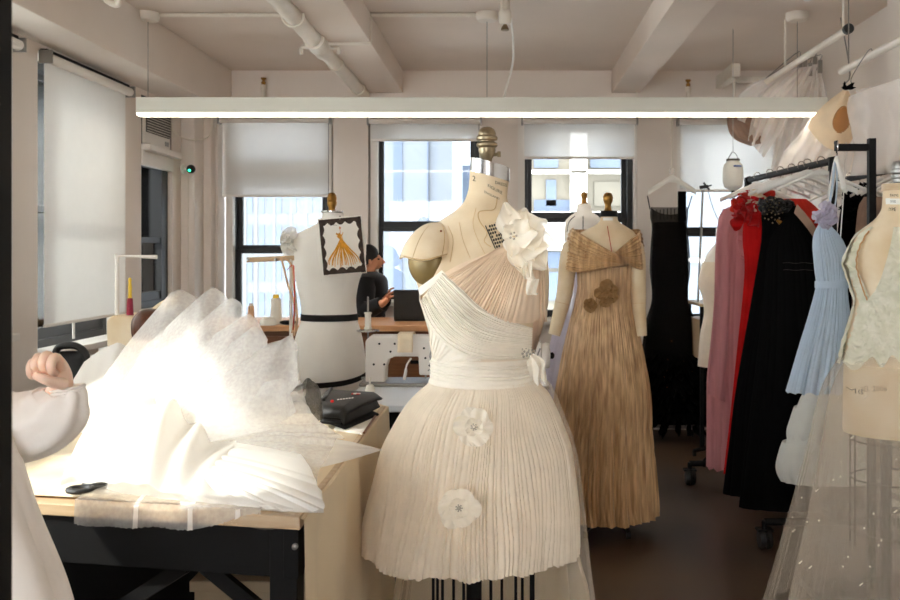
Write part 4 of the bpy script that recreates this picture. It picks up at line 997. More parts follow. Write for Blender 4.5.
# pleated skirt
sk = Body(D, [(370, 434, 530, .8), (383, 430, 538, .8), (392, 420, 546, .8), (405, 408, 553, .79), (425, 396, 561, .78), (450, 385, 569, .78), (480, 379, 572, .82), (515, 371, 575, .84), (546, 366, 575, .88)])
pa = pleats(138, 31, .75); pb = pleats(31, 47, .9); pc = pleats(9, 5, 1)
def skd(u, v):
    g = sm(0, .9, v)
    return .0035 + (.003 + .008 * g) * pa((u + .004 * math.sin(6 * v + 30 * u)) % 1) + .012 * g * g * pb(u) + .02 * g ** 3 * (pc(u) - .5)
hemf = lambda u: .012 * (pb(u) - .5) + .012 * nz(u * 17, 3.3)
m = MB(); sk.loft(m, 377, 546, 64, 936, disp=skd, hem=hemf); m.build('skirt', M['chiffon'], dr)
m = MB(); sk.loft(m, 385, 530, 24, 240, off=-.02, disp=lambda u, v: .008 * v * pb(u)); m.build('skirt_lining', M['chiffon'], dr)
def blossom(px, py, r, n, seed, body, off, mat, parent, name='flower', bead=True, dirs=None):
    rr = random.Random(seed); c = body.px(px, py, off); q = body.px(px, py, off + .02); nr = (q - c).normalized(); nr = (nr + Vector((0, -.25, 0))).normalized()
    e1 = Vector((1, 0, 0)); e1 = (e1 - nr * nr.dot(e1)).normalized(); e2 = nr.cross(e1)
    m = MB()
    for k in range(n):
        a = 2 * PI * k / n + rr.uniform(-.2, .2); d = e1 * math.cos(a) + e2 * math.sin(a)
        petal(m, c + nr * (.004 * (k % 2)), d, nr, r * rr.uniform(.92, 1.1), r * rr.uniform(.5, .58), .14, .09, seed + k, 14, 15, .56)
    for k in range(n - 1):
        a = 2 * PI * (k + .5) / (n - 1) + rr.uniform(-.3, .3); d = e1 * math.cos(a) + e2 * math.sin(a)
        petal(m, c + nr * .004, d, nr, r * .5, r * .28, .5, .12, seed + k + 9, 8, 9, .56)
    o = m.build(name, mat, parent)
    if bead:
        m = MB(); m.ell(c + nr * .012, .0055, .0055, .0055, 12, 8)
        for k in range(7): m.ell(c + nr * .01 + (e1 * math.cos(k * .9) + e2 * math.sin(k * .9)) * .0075, .002, .002, .002, 6, 5)
        m.build('bead', M['pearl'], o)
    return o
blossom(474, 427, .048, 6, 3, sk, .042, M['organza'], dr)
blossom(459, 508, .051, 6, 8, sk, .05, M['organza'], dr)
# big organza flower at the shoulder
c = P(513, 236, D - .17)
fl = MB()
def fp(dx, dz, L, W, cup, ruf, seed, ny=-1, oc=(0, 0, 0), lean=0):
    petal(fl, c + Vector(oc), (dx, lean, dz), (.15 * dx, ny, .2), L, W, cup, ruf, seed, 18, 17, .8)
fp(-.25, 1, .088, .036, .25, .10, 1); fp(.3, 1, .075, .042, .2, .12, 2, oc=(.01, .01, 0)); fp(1, .42, .085, .05, .28, .12, 3, oc=(.01, .0, 0)); fp(1, -.25, .092, .052, .3, .12, 4, oc=(.012, -.004, -.005))
fp(.75, -.85, .105, .05, .25, .14, 5, oc=(.01, -.005, -.01)); fp(.25, -1, .10, .036, .2, .2, 6, oc=(.01, -.012, -.01)); fp(-.2, -1, .05, .03, .5, .2, 7, oc=(.008, -.01, -.005))
fp(.55, .75, .05, .034, .5, .15, 8, oc=(.008, -.012, .0)); fp(.95, .0, .055, .034, .5, .15, 9, oc=(.006, -.014, 0)); fp(-.5, .5, .035, .024, .5, .15, 10, oc=(0, -.01, 0))
fo = fl.build('shoulder_flower', M['organza'], dr)
for k in range(5):
    m = MB(); q = c + Vector((.008 * math.cos(k * 1.25), -.018, .008 * math.sin(k * 1.25))); m.ell(q, .003, .003, .003, 8, 6); m.build('stamen', M['pearl'], fo)
m = MB()
A = path([P(527, 262, D - .2), P(525, 272, D - .21), P(530, 281, D - .2), P(528, 290, D - .19), P(534, 296, D - .17)], 40)
m.grid(lambda u, v: crv(A, u) + Vector((.030 * (v - .2) * math.sin(PI * (.15 + .7 * u)), -.012 * math.sin(7 * v + 9 * u), .008 * math.sin(14 * u))), 40, 10)
m.build('flower_ruffle', M['organza'], fo)
# crystal ornament and ribbon ends at the right of the waist
m = MB()
for k in range(16):
    a = k * 2.4; r_ = .0022 * math.sqrt(k); m.ell(ws.px(528 + r_ * 900 * math.cos(a), 352 + r_ * 700 * math.sin(a), .014), .0035, .0035, .0035, 8, 6)
m.build('crystal_ornament', M['pearl'], dr)
m = MB()
for (pp, w) in (([P(529, 358, D - .13), P(532, 366, D - .14), P(536, 375, D - .13), P(539, 384, D - .11)], .016), ([P(532, 356, D - .11), P(540, 362, D - .11), P(542, 371, D - .1), P(546, 382, D - .09)], .012)):
    q = path(pp, 20); m.grid(lambda u, v: crv(q, u) + Vector(((v - .5) * w * (.4 + 1.2 * math.sin(PI * min(1, u * 1.05)) ** .7), -.006 * math.sin(5 * v + 6 * u), (v - .5) * .012)), 20, 7)
m.build('ribbon_bow', M['chiffon_w'], dr)
# sheer overskirt and satin train behind
ov = Body(D, [(372, 440, 540, .9, .06), (395, 432, 556, .9, .08), (420, 424, 566, .9, .1), (460, 412, 580, .85, .14), (520, 404, 589, .85, .18), (600, 396, 598, .85, .22), (700, 380, 612, .85, .24)])
m = MB(); ov.loft(m, 374, 700, 40, 260, disp=lambda u, v: .012 * v * pleats(40, 9)(u) if False else .014 * v * math.sin(u * 120) * (.5 + .5 * nz(u * 20, 1)), a0=-.75, a1=PI + .5); m.build('sheer_overskirt', M['sheer'], dr)
tr = Body(D, [(470, 425, 560, .8, .2), (560, 398, 578, .6, .28), (640, 385, 596, .6, .34), (705, 372, 606, .6, .36)])
m = MB(); tr.loft(m, 480, 704, 40, 200, disp=lambda u, v: .02 * v * (math.sin(u * 33) + .5 * nz(u * 30, v * 2)) + .02 * v * nz(u * 5, v * 4), a0=-.1, a1=PI + .1); m.build('satin_train', M['ivory'], dr)

# ---------------------------------------------------------------- gold gown on its form
D = 4.05
gf = Body(D, [(213, 601, 617, .95), (221, 600, 618, .95), (226, 594, 625, .85), (231, 583, 633, .65), (238, 575, 637, .58), (252, 573, 638, .62), (270, 578, 633, .72), (285, 580, 630, .78), (305, 581, 628, .8), (320, 581, 629, .8), (350, 574, 635, .8), (385, 572, 638, .8)])
t = thing('dress_form', 'padded cream dress form with stuffed arms wearing the gold gown', 'dress form', (XW(604, D), D, 0))
m = MB(); gf.loft(m, 214, 385, 50, 56, cap=True); m.build('torso', M['cream'], t)
m = MB(); Body(D, [(211, 600.5, 617.5, .95), (217, 600, 618, .95)]).loft(m, 211, 217, 4, 32, cap=True); m.build('neck_cap', M['bmetal'], t)
m = MB(); finial(m, P(608, 212, D), [(5, 0), (3.5, 3), (3, 7), (4, 9), (5, 12), (5.2, 15), (4.2, 17.5), (3, 19), (.4, 19.6)], D); m.build('neck_knob', M['brass'], t)
m = MB(); m.grid(lambda u, v: gf.px(603 + 10 * u, 217.5 + 3 * v, .002), 8, 2); o = m.build('size_label', M['label_w'], t)
m = MB(); m.grid(lambda u, v: gf.px(607 + 4.5 * u + v * .7, 226 + 26 * u, .004), 16, 2); m.build('basting_thread', M['redthread'], t)
for nm, pts in (('left', [P(572, 246, D), P(568, 262, D - .02), P(565, 290, D - .03), P(560, 312, D - .04), P(554, 335, D - .05)]), ('right', [P(634, 246, D), P(637, 262, D - .02), P(638, 290, D - .03), P(639, 312, D - .04), P(641, 336, D - .05)])):
    m = MB(); q = path(pts, 24); m.tube(q, [(9.2 - 3.4 * i / 23 + (.5 * math.sin(PI * i / 23))) * D / F for i in range(24)], 20); o = m.build('arm', M['cream'], t)
    m = MB(); d_ = (q[15] - q[14]).normalized(); up = d_.orthogonal().normalized(); sd = d_.cross(up); rr = (9.2 - 3.4 * 15 / 23 + .45) * D / F
    m.tube([q[15] + (up * math.cos(i * PI / 12) + sd * math.sin(i * PI / 12)) * rr for i in range(24)], .0012, 5, True); m.build('arm_seam', M['stain'], o)
stand(t, XW(604, D), D, ZW(385, D), .018, .14)
gd = thing('evening_gown', 'long antique gold pleated gown with off shoulder wrap', 'dress', (XW(604, D), D, .01))
gb = Body(D, [(264, 578, 632, .74), (285, 579, 631, .8), (303, 576, 631, .82), (322, 571, 635, .82), (350, 565, 641, .82), (393, 558, 647, .82), (440, 553, 648, .82), (490, 550, 651, .8), (514, 549, 653, .8)])
g1 = pleats(84, 71, .7); g2 = pleats(23, 72, .8)
m = MB(); gb.loft(m, 264, 514, 70, 700, disp=lambda u, v: .004 + .005 * g1(u) + sm(.15, 1, v) * (.013 * g1((u + .013 * math.sin(9 * v)) % 1) + .04 * (g2(u) - .45)), hem=lambda u: .012 * abs(nz(u * 30, 2)))
m.build('gown_skirt', M['gold'], gd)
sh = Body(D, [(224, 576, 634, .6), (232, 571, 639, .62), (245, 568, 642, .62), (258, 565, 643, .64), (273, 562, 644, .66)])
fg = rid(13, 17, .007)
m = MB(); sh.patch(m, [(571, 227), (588, 238), (602, 246), (616, 254), (629, 264)], [(562, 271), (575, 272), (590, 271), (606, 268), (628, 266)], 70, 90, .008, lambda u, v: fg(min(.999, max(0, v + .03 * nz(u * 5, v * 5)))), fade=.05); m.build('shoulder_wrap', M['gold'], gd)
m = MB(); sh.patch(m, [(640, 231), (632, 238), (624, 245), (615, 252)], [(644, 271), (637, 269), (630, 265), (620, 258)], 50, 90, .004, lambda u, v: fg(v), fade=.05); m.build('shoulder_wrap', M['gold'], gd)
m = MB(); sh.loft(m, 229, 271, 40, 50, off=.006, disp=lambda u, v: fg(v), a0=-.25, a1=PI + .25); m.build('back_wrap', M['gold'], gd)
for (px, py, r, s) in ((607, 287, .036, 1), (600, 293, .03, 2), (611, 296, .032, 3), (606, 301, .03, 4), (590, 305, .034, 5), (613, 290, .024, 6)):
    blossom(px, py, r, 5, 40 + s, gb, .034, M['gold2'], gd, bead=False)

# ---------------------------------------------------------------- white form behind it
D = 4.95
wf = Body(D, [(204, 577, 590, .95), (212, 576, 592, .95), (216, 570, 598, .75), (222, 565, 603, .6), (236, 564, 603, .6), (258, 569, 600, .7), (290, 574, 597, .8), (320, 570, 602, .8), (360, 566, 606, .8)])
t = thing('dress_form', 'off white dress form with small brass knob behind the gold gown', 'dress form', (XW(584, D), D, 0))
m = MB(); wf.loft(m, 204, 360, 40, 48, cap=True); m.build('torso', M['muslin'], t)
m = MB(); finial(m, P(584, 204, D), [(4, 0), (2.6, 2), (2.4, 5), (3.4, 8), (3, 11), (.3, 12.5)], D); m.build('neck_knob', M['brass'], t)
for px in (583, 575):
    m = MB(); q = path([(px, 216, 0), (px - (6 if px == 575 else 0), 222, 0), (px - (8 if px == 575 else 0), 232, 0)], 10); m.tube([wf.px(a.x, a.y, .002) for a in q], .002, 5); m.build('style_tape', M['tape'], t)
stand(t, XW(584, D), D, ZW(360, D), .016, .2)
lv = thing('tulle_dress', 'pale lavender tulle dress on the form behind the gold gown', 'dress', (XW(580, D), D, .02))
lb = Body(D, [(250, 568, 601, .7), (270, 569, 600, .8), (300, 563, 603, .85), (340, 553, 611, .85), (400, 543, 622, .85), (480, 534, 632, .8)])
m = MB(); lb.loft(m, 250, 480, 40, 320, disp=lambda u, v: .004 + .02 * v * (g2(u) + .4 * g1(u))); m.build('skirt', M['lav'], lv)

# ---------------------------------------------------------------- white form with the sketch, left of centre
D = 4.0
ff = Body(D, [(213, 323, 343, .95), (221, 321, 345, .95), (227, 311, 354, .85), (233, 299, 362, .7), (241, 291, 366, .6), (252, 290, 366, .6), (266, 292, 364, .68), (285, 297, 358, .75), (304, 301, 356, .8), (317, 302, 357, .82), (333, 297, 361, .85), (350, 293, 364, .85), (372, 291, 366, .85), (392, 295, 364, .85), (412, 299, 360, .85)])
t = thing('dress_form', 'white dress form with black waist tapes and the gown sketch on its chest', 'dress form', (XW(329, D), D, 0))
m = MB(); ff.loft(m, 213, 412, 70, 64, cap=True); m.build('torso', M['muslin'], t)
m = MB(); m.lathe(P(332, 213, D), [(10 * D / F, 0), (11 * D / F, .004), (11 * D / F, .009), (4 * D / F, .012)], 28); m.build('neck_plate', M['chrome'], t)
m = MB(); finial(m, P(332, 213, D), [(3.5, 2), (3.4, 5), (4.6, 8), (5, 11), (4.4, 12), (4.8, 13), (4.9, 15), (4.2, 18), (2.6, 20), (.3, 20.6)], D); m.build('neck_knob', M['brass'], t)
m = MB(); ff.loft(m, 313.5, 320, 4, 64, off=.004); m.build('waist_tape', M['tape'], t)
def hip(u, v):
    th = 2 * PI * u; z = ZW(378, D) + .035 * math.cos(th) + .012 * math.sin(2 * th) ; return ff.pt(th, z - .024 * v, .004)
m = MB(); m.grid(hip, 72, 3, cu=True); m.build('hip_tape', M['tape'], t)
for pts in ([(318, 228), (316, 250), (322, 285), (325, 316), (322, 350), (322, 400)], [(345, 228), (350, 250), (344, 285), (340, 316), (345, 350), (346, 400)]):
    q = path([(a, b, 0) for a, b in pts], 40); m = MB(); m.tube([ff.px(a.x, a.y, .0004) for a in q], .0012, 5); m.build('torso_seam', M['muslin'], t)
stand(t, XW(329, D), D, ZW(412, D), .02, .2)
# the white frill pinned at its shoulder
m = MB(); c = P(294, 243, D - .05)
for k in range(9): petal(m, c + Vector((0, 0, .018 * (k - 4))), (-.45 + .3 * math.sin(k * 2), -.3, .8 - .2 * k), (-.3, -1, .1), .07, .03, .3, .2, k, 12, 11)
tag(m.build('white_frill', M['tulle2'], base=c), 'crumpled white frill pinned to the left shoulder of the white form', 'frill')
# the sketch
D = 3.84
sk_ = thing('gown_sketch', 'paper sketch of an orange gown with brown wash border on the white form', 'drawing', P(342, 247, D))
cs = [P(317.5, 219, D), P(361.5, 215, D), P(367, 273, D), P(323, 276.5, D)]
def card(u, v, off=0): return cs[0].lerp(cs[1], u).lerp(cs[3].lerp(cs[2], u), v) + Vector((0, -off - .012 * math.sin(PI * u), 0))
m = MB(); m.grid(lambda u, v: card(u, v), 14, 10); m.build('paper', M['paper'], sk_, solid=.0012)
def stroke(mb, pts, w, off=.0016, n=14, taper=.3):
    q = path([(a, b, 0) for a, b in pts], n)
    for i in range(n - 1):
        a, b = q[i], q[i + 1]; d = (b - a); 
        if d.length < 1e-6: continue
        nn = Vector((-d.y, d.x, 0)).normalized(); wa = w * (1 - (1 - taper) * i / n); wb_ = w * (1 - (1 - taper) * (i + 1) / n)
        mb.add([card(a.x - nn.x * wa, a.y - nn.y * wa, off), card(b.x - nn.x * wb_, b.y - nn.y * wb_, off), card(b.x + nn.x * wb_, b.y + nn.y * wb_, off), card(a.x + nn.x * wa, a.y + nn.y * wa, off)], [(0, 1, 2, 3)])
m = MB()
def edge(k0, k1, axis, lo):           # scalloped wash border
    def fn(u, v):
        w = .085 + .05 * abs(math.sin(u * 15 + k0)) * (1 if v > .5 else 0); e = .025 + (w - .025) * v
        s_ = .02 + .96 * u
        a, b = (s_, e) if axis == 0 else (e, s_)
        if not lo: a, b = (s_, 1 - e) if axis == 0 else (1 - e, s_)
        return card(a, b, .0012)
    m.grid(fn, 60, 3)
edge(0, 0, 0, True); edge(1, 0, 0, False); edge(2, 0, 1, True); edge(3, 0, 1, False)
m.build('border_wash', M['wash'], sk_, False)
m = MB()
stroke(m, [(.44, .30), (.5, .36), (.5, .42)], .05, taper=.6); stroke(m, [(.40, .28), (.46, .31), (.52, .32), (.56, .27)], .018)
for k in range(17):
    x = -.36 + .72 * k / 16; j = R.uniform(-.02, .02)
    stroke(m, [(.5 + x * .06, .40), (.5 + x * .4 + j, .55), (.5 + x * .85 + j, .70), (.5 + x + j, .80 + .06 * (1 - (x / .36) ** 2) + R.uniform(-.03, .02))], .017, off=.0016 + .0002 * k, taper=.35)
m.build('painted_gown', M['ochre'], sk_, False)
m = MB(); 
q = [card(.5 + .022 * math.cos(a * PI / 6), .19 + .025 * math.sin(a * PI / 6), .0018) for a in range(12)]; m.add(q, [tuple(range(12))])
stroke(m, [(.495, .2), (.5, .26), (.5, .3)], .008); m.build('painted_head', M['skin2'], sk_, False)
m = MB(); stroke(m, [(.28, .14), (.36, .13), (.44, .145)], .004); stroke(m, [(.55, .885), (.64, .88), (.74, .89)], .004); m.build('handwriting', M['ink'], sk_, False)
m = MB(); m.tube([P(340, 216, D - .004), P(340, 219.5, D - .012)], .004, 6); m.build('pin', M['steel'], sk_)

# ---------------------------------------------------------------- lace gown on the form at the right edge
D = 3.0
rf = Body(D, [(190, 884, 914, .95), (207, 883, 915, .95), (218, 877, 922, .85), (227, 866, 932, .66), (236, 857, 941, .56), (250, 852, 946, .56), (266, 850, 948, .64), (284, 853, 945, .72), (302, 857, 941, .78), (323, 852, 946, .8), (345, 848, 950, .82), (370, 846, 952, .82), (432, 845, 953, .82)])
t = thing('dress_form', 'cream dress form on a wire cage stand under the pale lace gown', 'dress form', (XW(899, D), D, 0))
m = MB(); rf.loft(m, 190, 432, 80, 64, cap=True); m.build('torso', M['cream'], t)
m = MB(); Body(D, [(184, 882.5, 915.5, .95), (191, 882.5, 915.5, .95)]).loft(m, 184, 191, 4, 40, cap=True); m.build('neck_cap', M['edgewood'], t)
m = MB(); finial(m, P(899, 184, D), [(8, 0), (5.5, 2), (5.5, 5), (7.5, 6), (7.5, 9), (6, 10), (7.5, 11), (7.5, 14), (6.5, 15), (7, 19), (5.5, 22.5), (.4, 24)], D); m.build('neck_knob', M['steel'], t)
m = MB(); m.grid(lambda u, v: rf.px(884 + 18 * u, 198.5 + 6 * v, .0015), 10, 2); m.build('size_label', M['label_w'], t)
def rprint(txt, size, px, py, mt='ink'):
    return text_mb(txt, size, lambda x, y: rf.px(px + x * F / D, py - y * F / D, .0018)).build('printed_text', M[mt], t, False)
rprint('SIZE', .011, 893, 201.5); rprint('TYPE', .016, 891, 209.5); rprint('FORMS', .012, 893, 195.5); rprint('MODEL 2006', .026, 866, 389)
cage(t, rf, ZW(432, D), ZW(545, D), 14, [ZW(440, D), ZW(478, D), ZW(530, D)], r=.003, sc=.86)
stand(t, XW(886, D), D, ZW(432, D), .019, .22)
lg = thing('lace_gown', 'pale sage lace gown with sheer beaded tulle skirt at the right edge', 'dress', (XW(899, D), D, .03))
lb = Body(D, [(222, 874, 925, .8), (229, 864, 934, .7), (238, 855, 943, .64), (252, 848, 950, .64), (264, 845, 953, .68), (284, 851, 947, .76), (302, 856, 942, .8), (323, 851, 947, .82), (345, 845, 953, .84), (368, 840, 958, .84)])
Vl = [(870, 222), (868, 231), (859, 247), (855.5, 262), (858, 278), (861, 291), (866, 300)]; Vr = [(894, 222), (893, 232), (890, 247), (886, 262), (881, 278), (875, 291), (867, 300)]
def vx(tab, y):
    if y >= 300: return None
    for a, b in zip(tab, tab[1:]):
        if a[1] <= y <= b[1]: return a[0] + (b[0] - a[0]) * (y - a[1]) / (b[1] - a[1])
    return tab[0][0]
def lacefold(x, y): return .004 + .005 * nz(x * .16, y * .16) + .0035 * nz(x * .45, y * .45, 2)
m = MB()
def lface(xa, xb_, ya, yb_, nu, nv):
    def fn(u, v):
        y = ya + (yb_(u) - ya) * v
        a = xa(y); b = xb_(y); x = a + (b - a) * u
        return lb.px(x, y, lacefold(x, y) + .002 * sm(.1, 0, min(u, 1 - u)))
    m.grid(fn, nu, nv)
def sil(y):
    cx, cy, a, b = lb.prof(ZW(y, D)); return CX + (cx - a) * F / D, CX + (cx + a) * F / D
lface(lambda y: sil(y)[0], lambda y: vx(Vl, y), 227, lambda u: 299.5, 30, 70)
lface(lambda y: vx(Vr, y), lambda y: sil(y)[1], 227, lambda u: 299.5, 50, 70)
lface(lambda y: sil(y)[0], lambda y: sil(y)[1], 299.5, lambda u: 361 + 4 * math.sin(u * 40) + 3 * math.sin(u * 23), 110, 60)
lb.loft(m, 226, 364, 60, 60, off=.003, disp=lambda u, v: .006 * nz(u * 20, v * 20), a0=0, a1=PI)
m.build('lace_bodice', M['greylace'], lg)
m = MB(); q = path([(a, b, 0) for a, b in Vl[1:]], 50); m.tube([lb.px(a.x + .5 * math.sin(i * 1.3), a.y, .006) for i, a in enumerate(q)], .0028, 6); m.build('scalloped_edge', M['peachin'], lg)
ls = Body(D, [(352, 846, 952, .84), (366, 839, 959, .84), (380, 831, 967, .84), (397, 825, 973, .84), (450, 814, 984, .84), (526, 796, 1002, .84), (600, 777, 1021, .84), (622, 771, 1027, .84)])
l1 = pleats(26, 91, .9); l2 = pleats(60, 92, .8)
m = MB(); ls.loft(m, 352, 622, 40, 420, off=.006, disp=lambda u, v: v * (.03 * (l1(u) - .5) + .008 * l2(u))); m.build('sheer_skirt', M['sheer'], lg)
m = MB(); ls.loft(m, 358, 622, 40, 300, off=-.02, disp=lambda u, v: -.05 * v + v * (.03 * (l2(u) - .5))); m.build('under_skirt', M['sheer'], lg)
rr = random.Random(4)
for k in range(44):
    th = -PI + rr.random() * PI * .62; z = rr.uniform(.2, .86); q = ls.pt(th, z, .012 + .02 * (1 - z))
    m = MB(); m.ell(q, .003, .003, .003, 6, 5)
    if k % 3 == 0: m.tube([q, q + Vector((.008, -.002, .008))], .0016, 5)
    m.build('bead', M['pearl'], lg)
# ================================================================ HANGING GOWNS, RACKS AND STANDS
def make_hanger(name, label, group, hook_at, w=.21, mat='white_pl', rot=0, drop=.075, thick=.008):
    """hook rests at hook_at; arms along local x"""
    t = thing(name, label, 'hanger', hook_at, group)
    L = Vector(hook_at)
    m = MB(); q = [(-.012, -.022), (-.018, -.008), (-.012, .008), (0, .013), (.013, .008), (.018, -.006), (.01, -.024), (0, -.04), (0, -.062)]
    m.tube(path([L + Vector((x, 0, z - .009)) for x, z in q], 26), .0028, 6); m.build('hook', M['chrome'], t)
    m = MB()
    prof = [(-w, -.07 - drop), (-w * .55, -.07 - drop * .48), (-w * .2, -.07 - drop * .08), (0, -.066), (w * .2, -.07 - drop * .08), (w * .55, -.07 - drop * .48), (w, -.07 - drop)]
    def fn(u, v):
        c = crv([(a, 0, b) for a, b in prof], u); a = 2 * PI * v; wy = .010; hz = thick + .008 * math.exp(-((u - .5) / .12) ** 2)
        return L + c + Vector((0, wy * math.cos(a), hz * math.sin(a)))
    m.grid(fn, 30, 10, cv=True); m.build('hanger_body', M[mat], t)
    return t
# ---------------------------------------------------------------- the front rack
RZ = 1.695
ra, rb_ = Vector((XW(748, 4.88), 4.88, RZ)), Vector((XW(833, 3.83), 3.83, RZ))
def make_rack(a, b, label, foot0, foot1, x2):
    t = thing('garment_rack', label, 'garment rack', ((a.x + b.x) / 2, (a.y + b.y) / 2, 0))
    m = MB(); m.tube([a, b], .0165, 12); m.build('top_rail', M['bmetal'], t)
    for p in (a, b):
        m = MB(); m.tube([p, (p.x, p.y, .12)], .0165, 12); m.build('upright', M['bmetal'], t)
        m = MB(); m.tube([(p.x, p.y, p.z - .045), (p.x, p.y, p.z + .006), (p.x, p.y + (.03 if p is a else -.03) * -1, p.z)], .021, 12); m.build('pipe_elbow', M['bmetal'], t)
    m = MB(); m.tube([(a.x, a.y, .13), (b.x, b.y, .13)], .014, 10); m.build('bottom_rail', M['bmetal'], t)
    for p, x1 in ((a, foot0), (b, foot1)):
        m = MB(); m.tube([(x1, p.y, .115), (x2, p.y, .115)], .0165, 10); m.build('foot_bar', M['bmetal'], t)
        for x in (x1, x2):
            m = MB(); m.lathe((x, p.y - .01, .042), [(.012, -.028), (.038, -.026), (.042, -.018), (.042, -.008), (.03, -.004), (.03, .004), (.042, .008), (.042, .018), (.038, .026), (.012, .028)], 20, Matrix.Rotation(PI / 2, 3, 'Y')); w = m.build('caster', M['nylon'], t)
            m = MB(); m.tube([(x, p.y, .12), (x, p.y, .08)], .012, 8); m.box(x - .034, x + .034, p.y - .025, p.y + .025, .076, .086); m.build('caster_fork', M['bmetal'], w)
    return t
make_rack(ra, rb_, 'black pipe garment rack on casters crowded with dark gowns', 1.03, 1.135, 1.72)
make_rack(Vector((1.86, 4.95, 1.69)), Vector((1.86, 4.0, 1.69)), 'second pipe rack by the right wall behind the first rack', 1.74, 1.74, 1.98)
def onrail(y): 
    k = (y - ra.y) / (rb_.y - ra.y); return ra.x + (rb_.x - ra.x) * k
def garment(name, label, D, keys, mat, n, amp, seed, y0=None, y1=None, rb=.3, hem=0, nz_=40, nth=360, fall=.012, parent=None, part='dress_body', group=None, top=None):
    bd = Body(D, keys, rb=rb); y0 = y0 or keys[0][0]; y1 = y1 or keys[-1][0]
    t = parent or thing(name, label, 'dress', (XW((keys[0][1] + keys[0][2]) / 2, D), D, ZW(y1, D)), group)
    p1 = pleats(n, seed, .8); p2 = pleats(max(5, n // 4), seed + 1, .9)
    m = MB(); bd.loft(m, y0, y1, nz_, nth, disp=lambda u, v: amp * (p1((u + .01 * math.sin(7 * v + seed)) % 1) - .4) * (.3 + .7 * v) + fall * v * (p2(u) - .4), hem=(lambda u: hem * (p2(u) - .5)) if hem else None, top=top)
    m.build(part, M[mat], t); return t, bd
# dusty pink gown
hy = 4.74; make_hanger('coat_hanger', 'pale pink hanger holding the dusty pink gown', 'hangers on the front rack', (onrail(hy), hy, RZ + .027), .2, 'label_w', thick=.012)
t, bd = garment('pink_gown', 'long dusty pink chiffon gown at the back end of the rack', 4.72, [(203, 738, 780, .5), (207, 727, 791), (214, 720, 798), (225, 718, 799), (250, 716, 801), (300, 715, 803), (340, 712, 806), (387, 708, 810), (430, 708, 808), (468, 708, 806)], 'pink', 34, .012, 5, hem=.03, rb=.22)
m = MB(); A = path([P(722, 209, 4.6), P(716, 235, 4.57), P(715, 280, 4.56), P(711, 330, 4.56), P(706, 393, 4.57)], 30)
m.grid(lambda u, v: crv(A, u) + Vector((v * (.05 + .05 * u), -.02 * math.sin(2.5 * PI * v + 3 * u) * u - .02, -.05 * v * u)), 40, 16); m.build('hanging_sash', M['pink'], t)
f = rid(10, 4, .012)
m = MB(); bd.patch(m, [(733, 210), (738, 225), (737, 240), (741, 258)], [(748, 215), (752, 230), (752, 245), (752, 262)], 40, 24, .012, lambda u, v: f(u) , fade=.05); m.build('draped_bodice', M['pink'], t)
# red gown
hy = 4.56; make_hanger('coat_hanger', 'white hanger showing above the red gown', 'hangers on the front rack', (onrail(hy), hy, RZ + .027))
t, bd = garment('red_gown', 'long deep red chiffon gown with ruffled neck between pink and black gowns', 4.52, [(212, 750, 800, .5), (222, 744, 806), (240, 743, 808), (262, 745, 807), (300, 743, 812), (350, 738, 816), (400, 733, 820), (474, 725, 826)], 'red', 30, .01, 15, rb=.22)
m = MB(); rr = random.Random(3)
for k in range(13):
    q = P(742 + 2.2 * k * .9, 226 - 2.2 * (k % 5) - 8 * math.sin(PI * min(1, k / 9)), 4.40 - .01 * (k % 3)); petal(m, q, (rr.uniform(-1, .6), -.25, rr.uniform(-.3, 1)), (rr.uniform(-.3, .3), -1, .2), .095, .05, .3, .22, k, 12, 11)
m.build('neck_ruffle', M['red'], t)
m = MB()
for k in range(8):
    q = P(738 + 3.4 * k, 211 - 3.6 * (k % 4), 4.44); petal(m, q, (rr.uniform(-1, 1), -.2, rr.uniform(-.2, 1)), (0, -1, .2), .075, .04, .3, .2, k + 5, 10, 9)
m.build('coral_flounce', M['coral'], t)
m = MB()
for k in range(7):
    q = P(753 + 1.4 * k, 209 - 3.4 * (k % 5), 4.38); petal(m, q, (rr.uniform(-1, 1), -.2, rr.uniform(-1, 1)), (0, -1, .2), .06, .034, .3, .25, k + 15, 10, 9)
m.build('cream_corsage', M['ivory'], t)
# coral satin dress further along
hy = 4.42; make_hanger('coat_hanger', 'white hanger carrying the coral red dress', 'hangers on the front rack', (onrail(hy), hy, RZ + .027))
t, bd = garment('coral_dress', 'coral red satin dress whose shoulder shows between the black gowns', 4.40, [(199, 783, 806, .5), (206, 777, 815), (215, 772, 822), (240, 772, 822), (330, 765, 826), (440, 760, 832)], 'coral', 22, .008, 25, rb=.2)
# black gown with beaded flower
hy = 4.28; make_hanger('coat_hanger', 'white hanger over the beaded black gown', 'hangers on the front rack', (onrail(hy), hy, RZ + .027))
t, bd = garment('black_gown', 'long black gown with a black beaded flower at the neck, next to the red gown', 4.25, [(203, 766, 794, .5), (210, 762, 798), (225, 762, 806), (245, 761, 818), (270, 757, 824), (310, 750, 830), (350, 743, 836), (400, 735, 843), (450, 729, 850), (494, 724, 856)], 'blackcloth', 34, .008, 35, rb=.25)
m = MB()
for k in range(16):
    a = k * 2.4; q = P(773 + 1.9 * math.sqrt(k) * math.cos(a) * 1.3, 206 + 2.6 * math.sqrt(k) * math.sin(a), 4.12); petal(m, q, (math.cos(a), -.4, math.sin(a)), (.2 * math.cos(a), -1, .1), .06, .03, .3, .25, k, 10, 9)
m.build('black_flower', M['blacksatin'], t)
m = MB()
for k in range(26):
    a = k * 2.4; r_ = 2.1 * math.sqrt(k); m.ell(P(773 + r_ * math.cos(a), 211 + r_ * 1.3 * math.sin(a), 4.08), .004, .004, .004, 6, 5)
m.build('beading', M['pewter'], t)
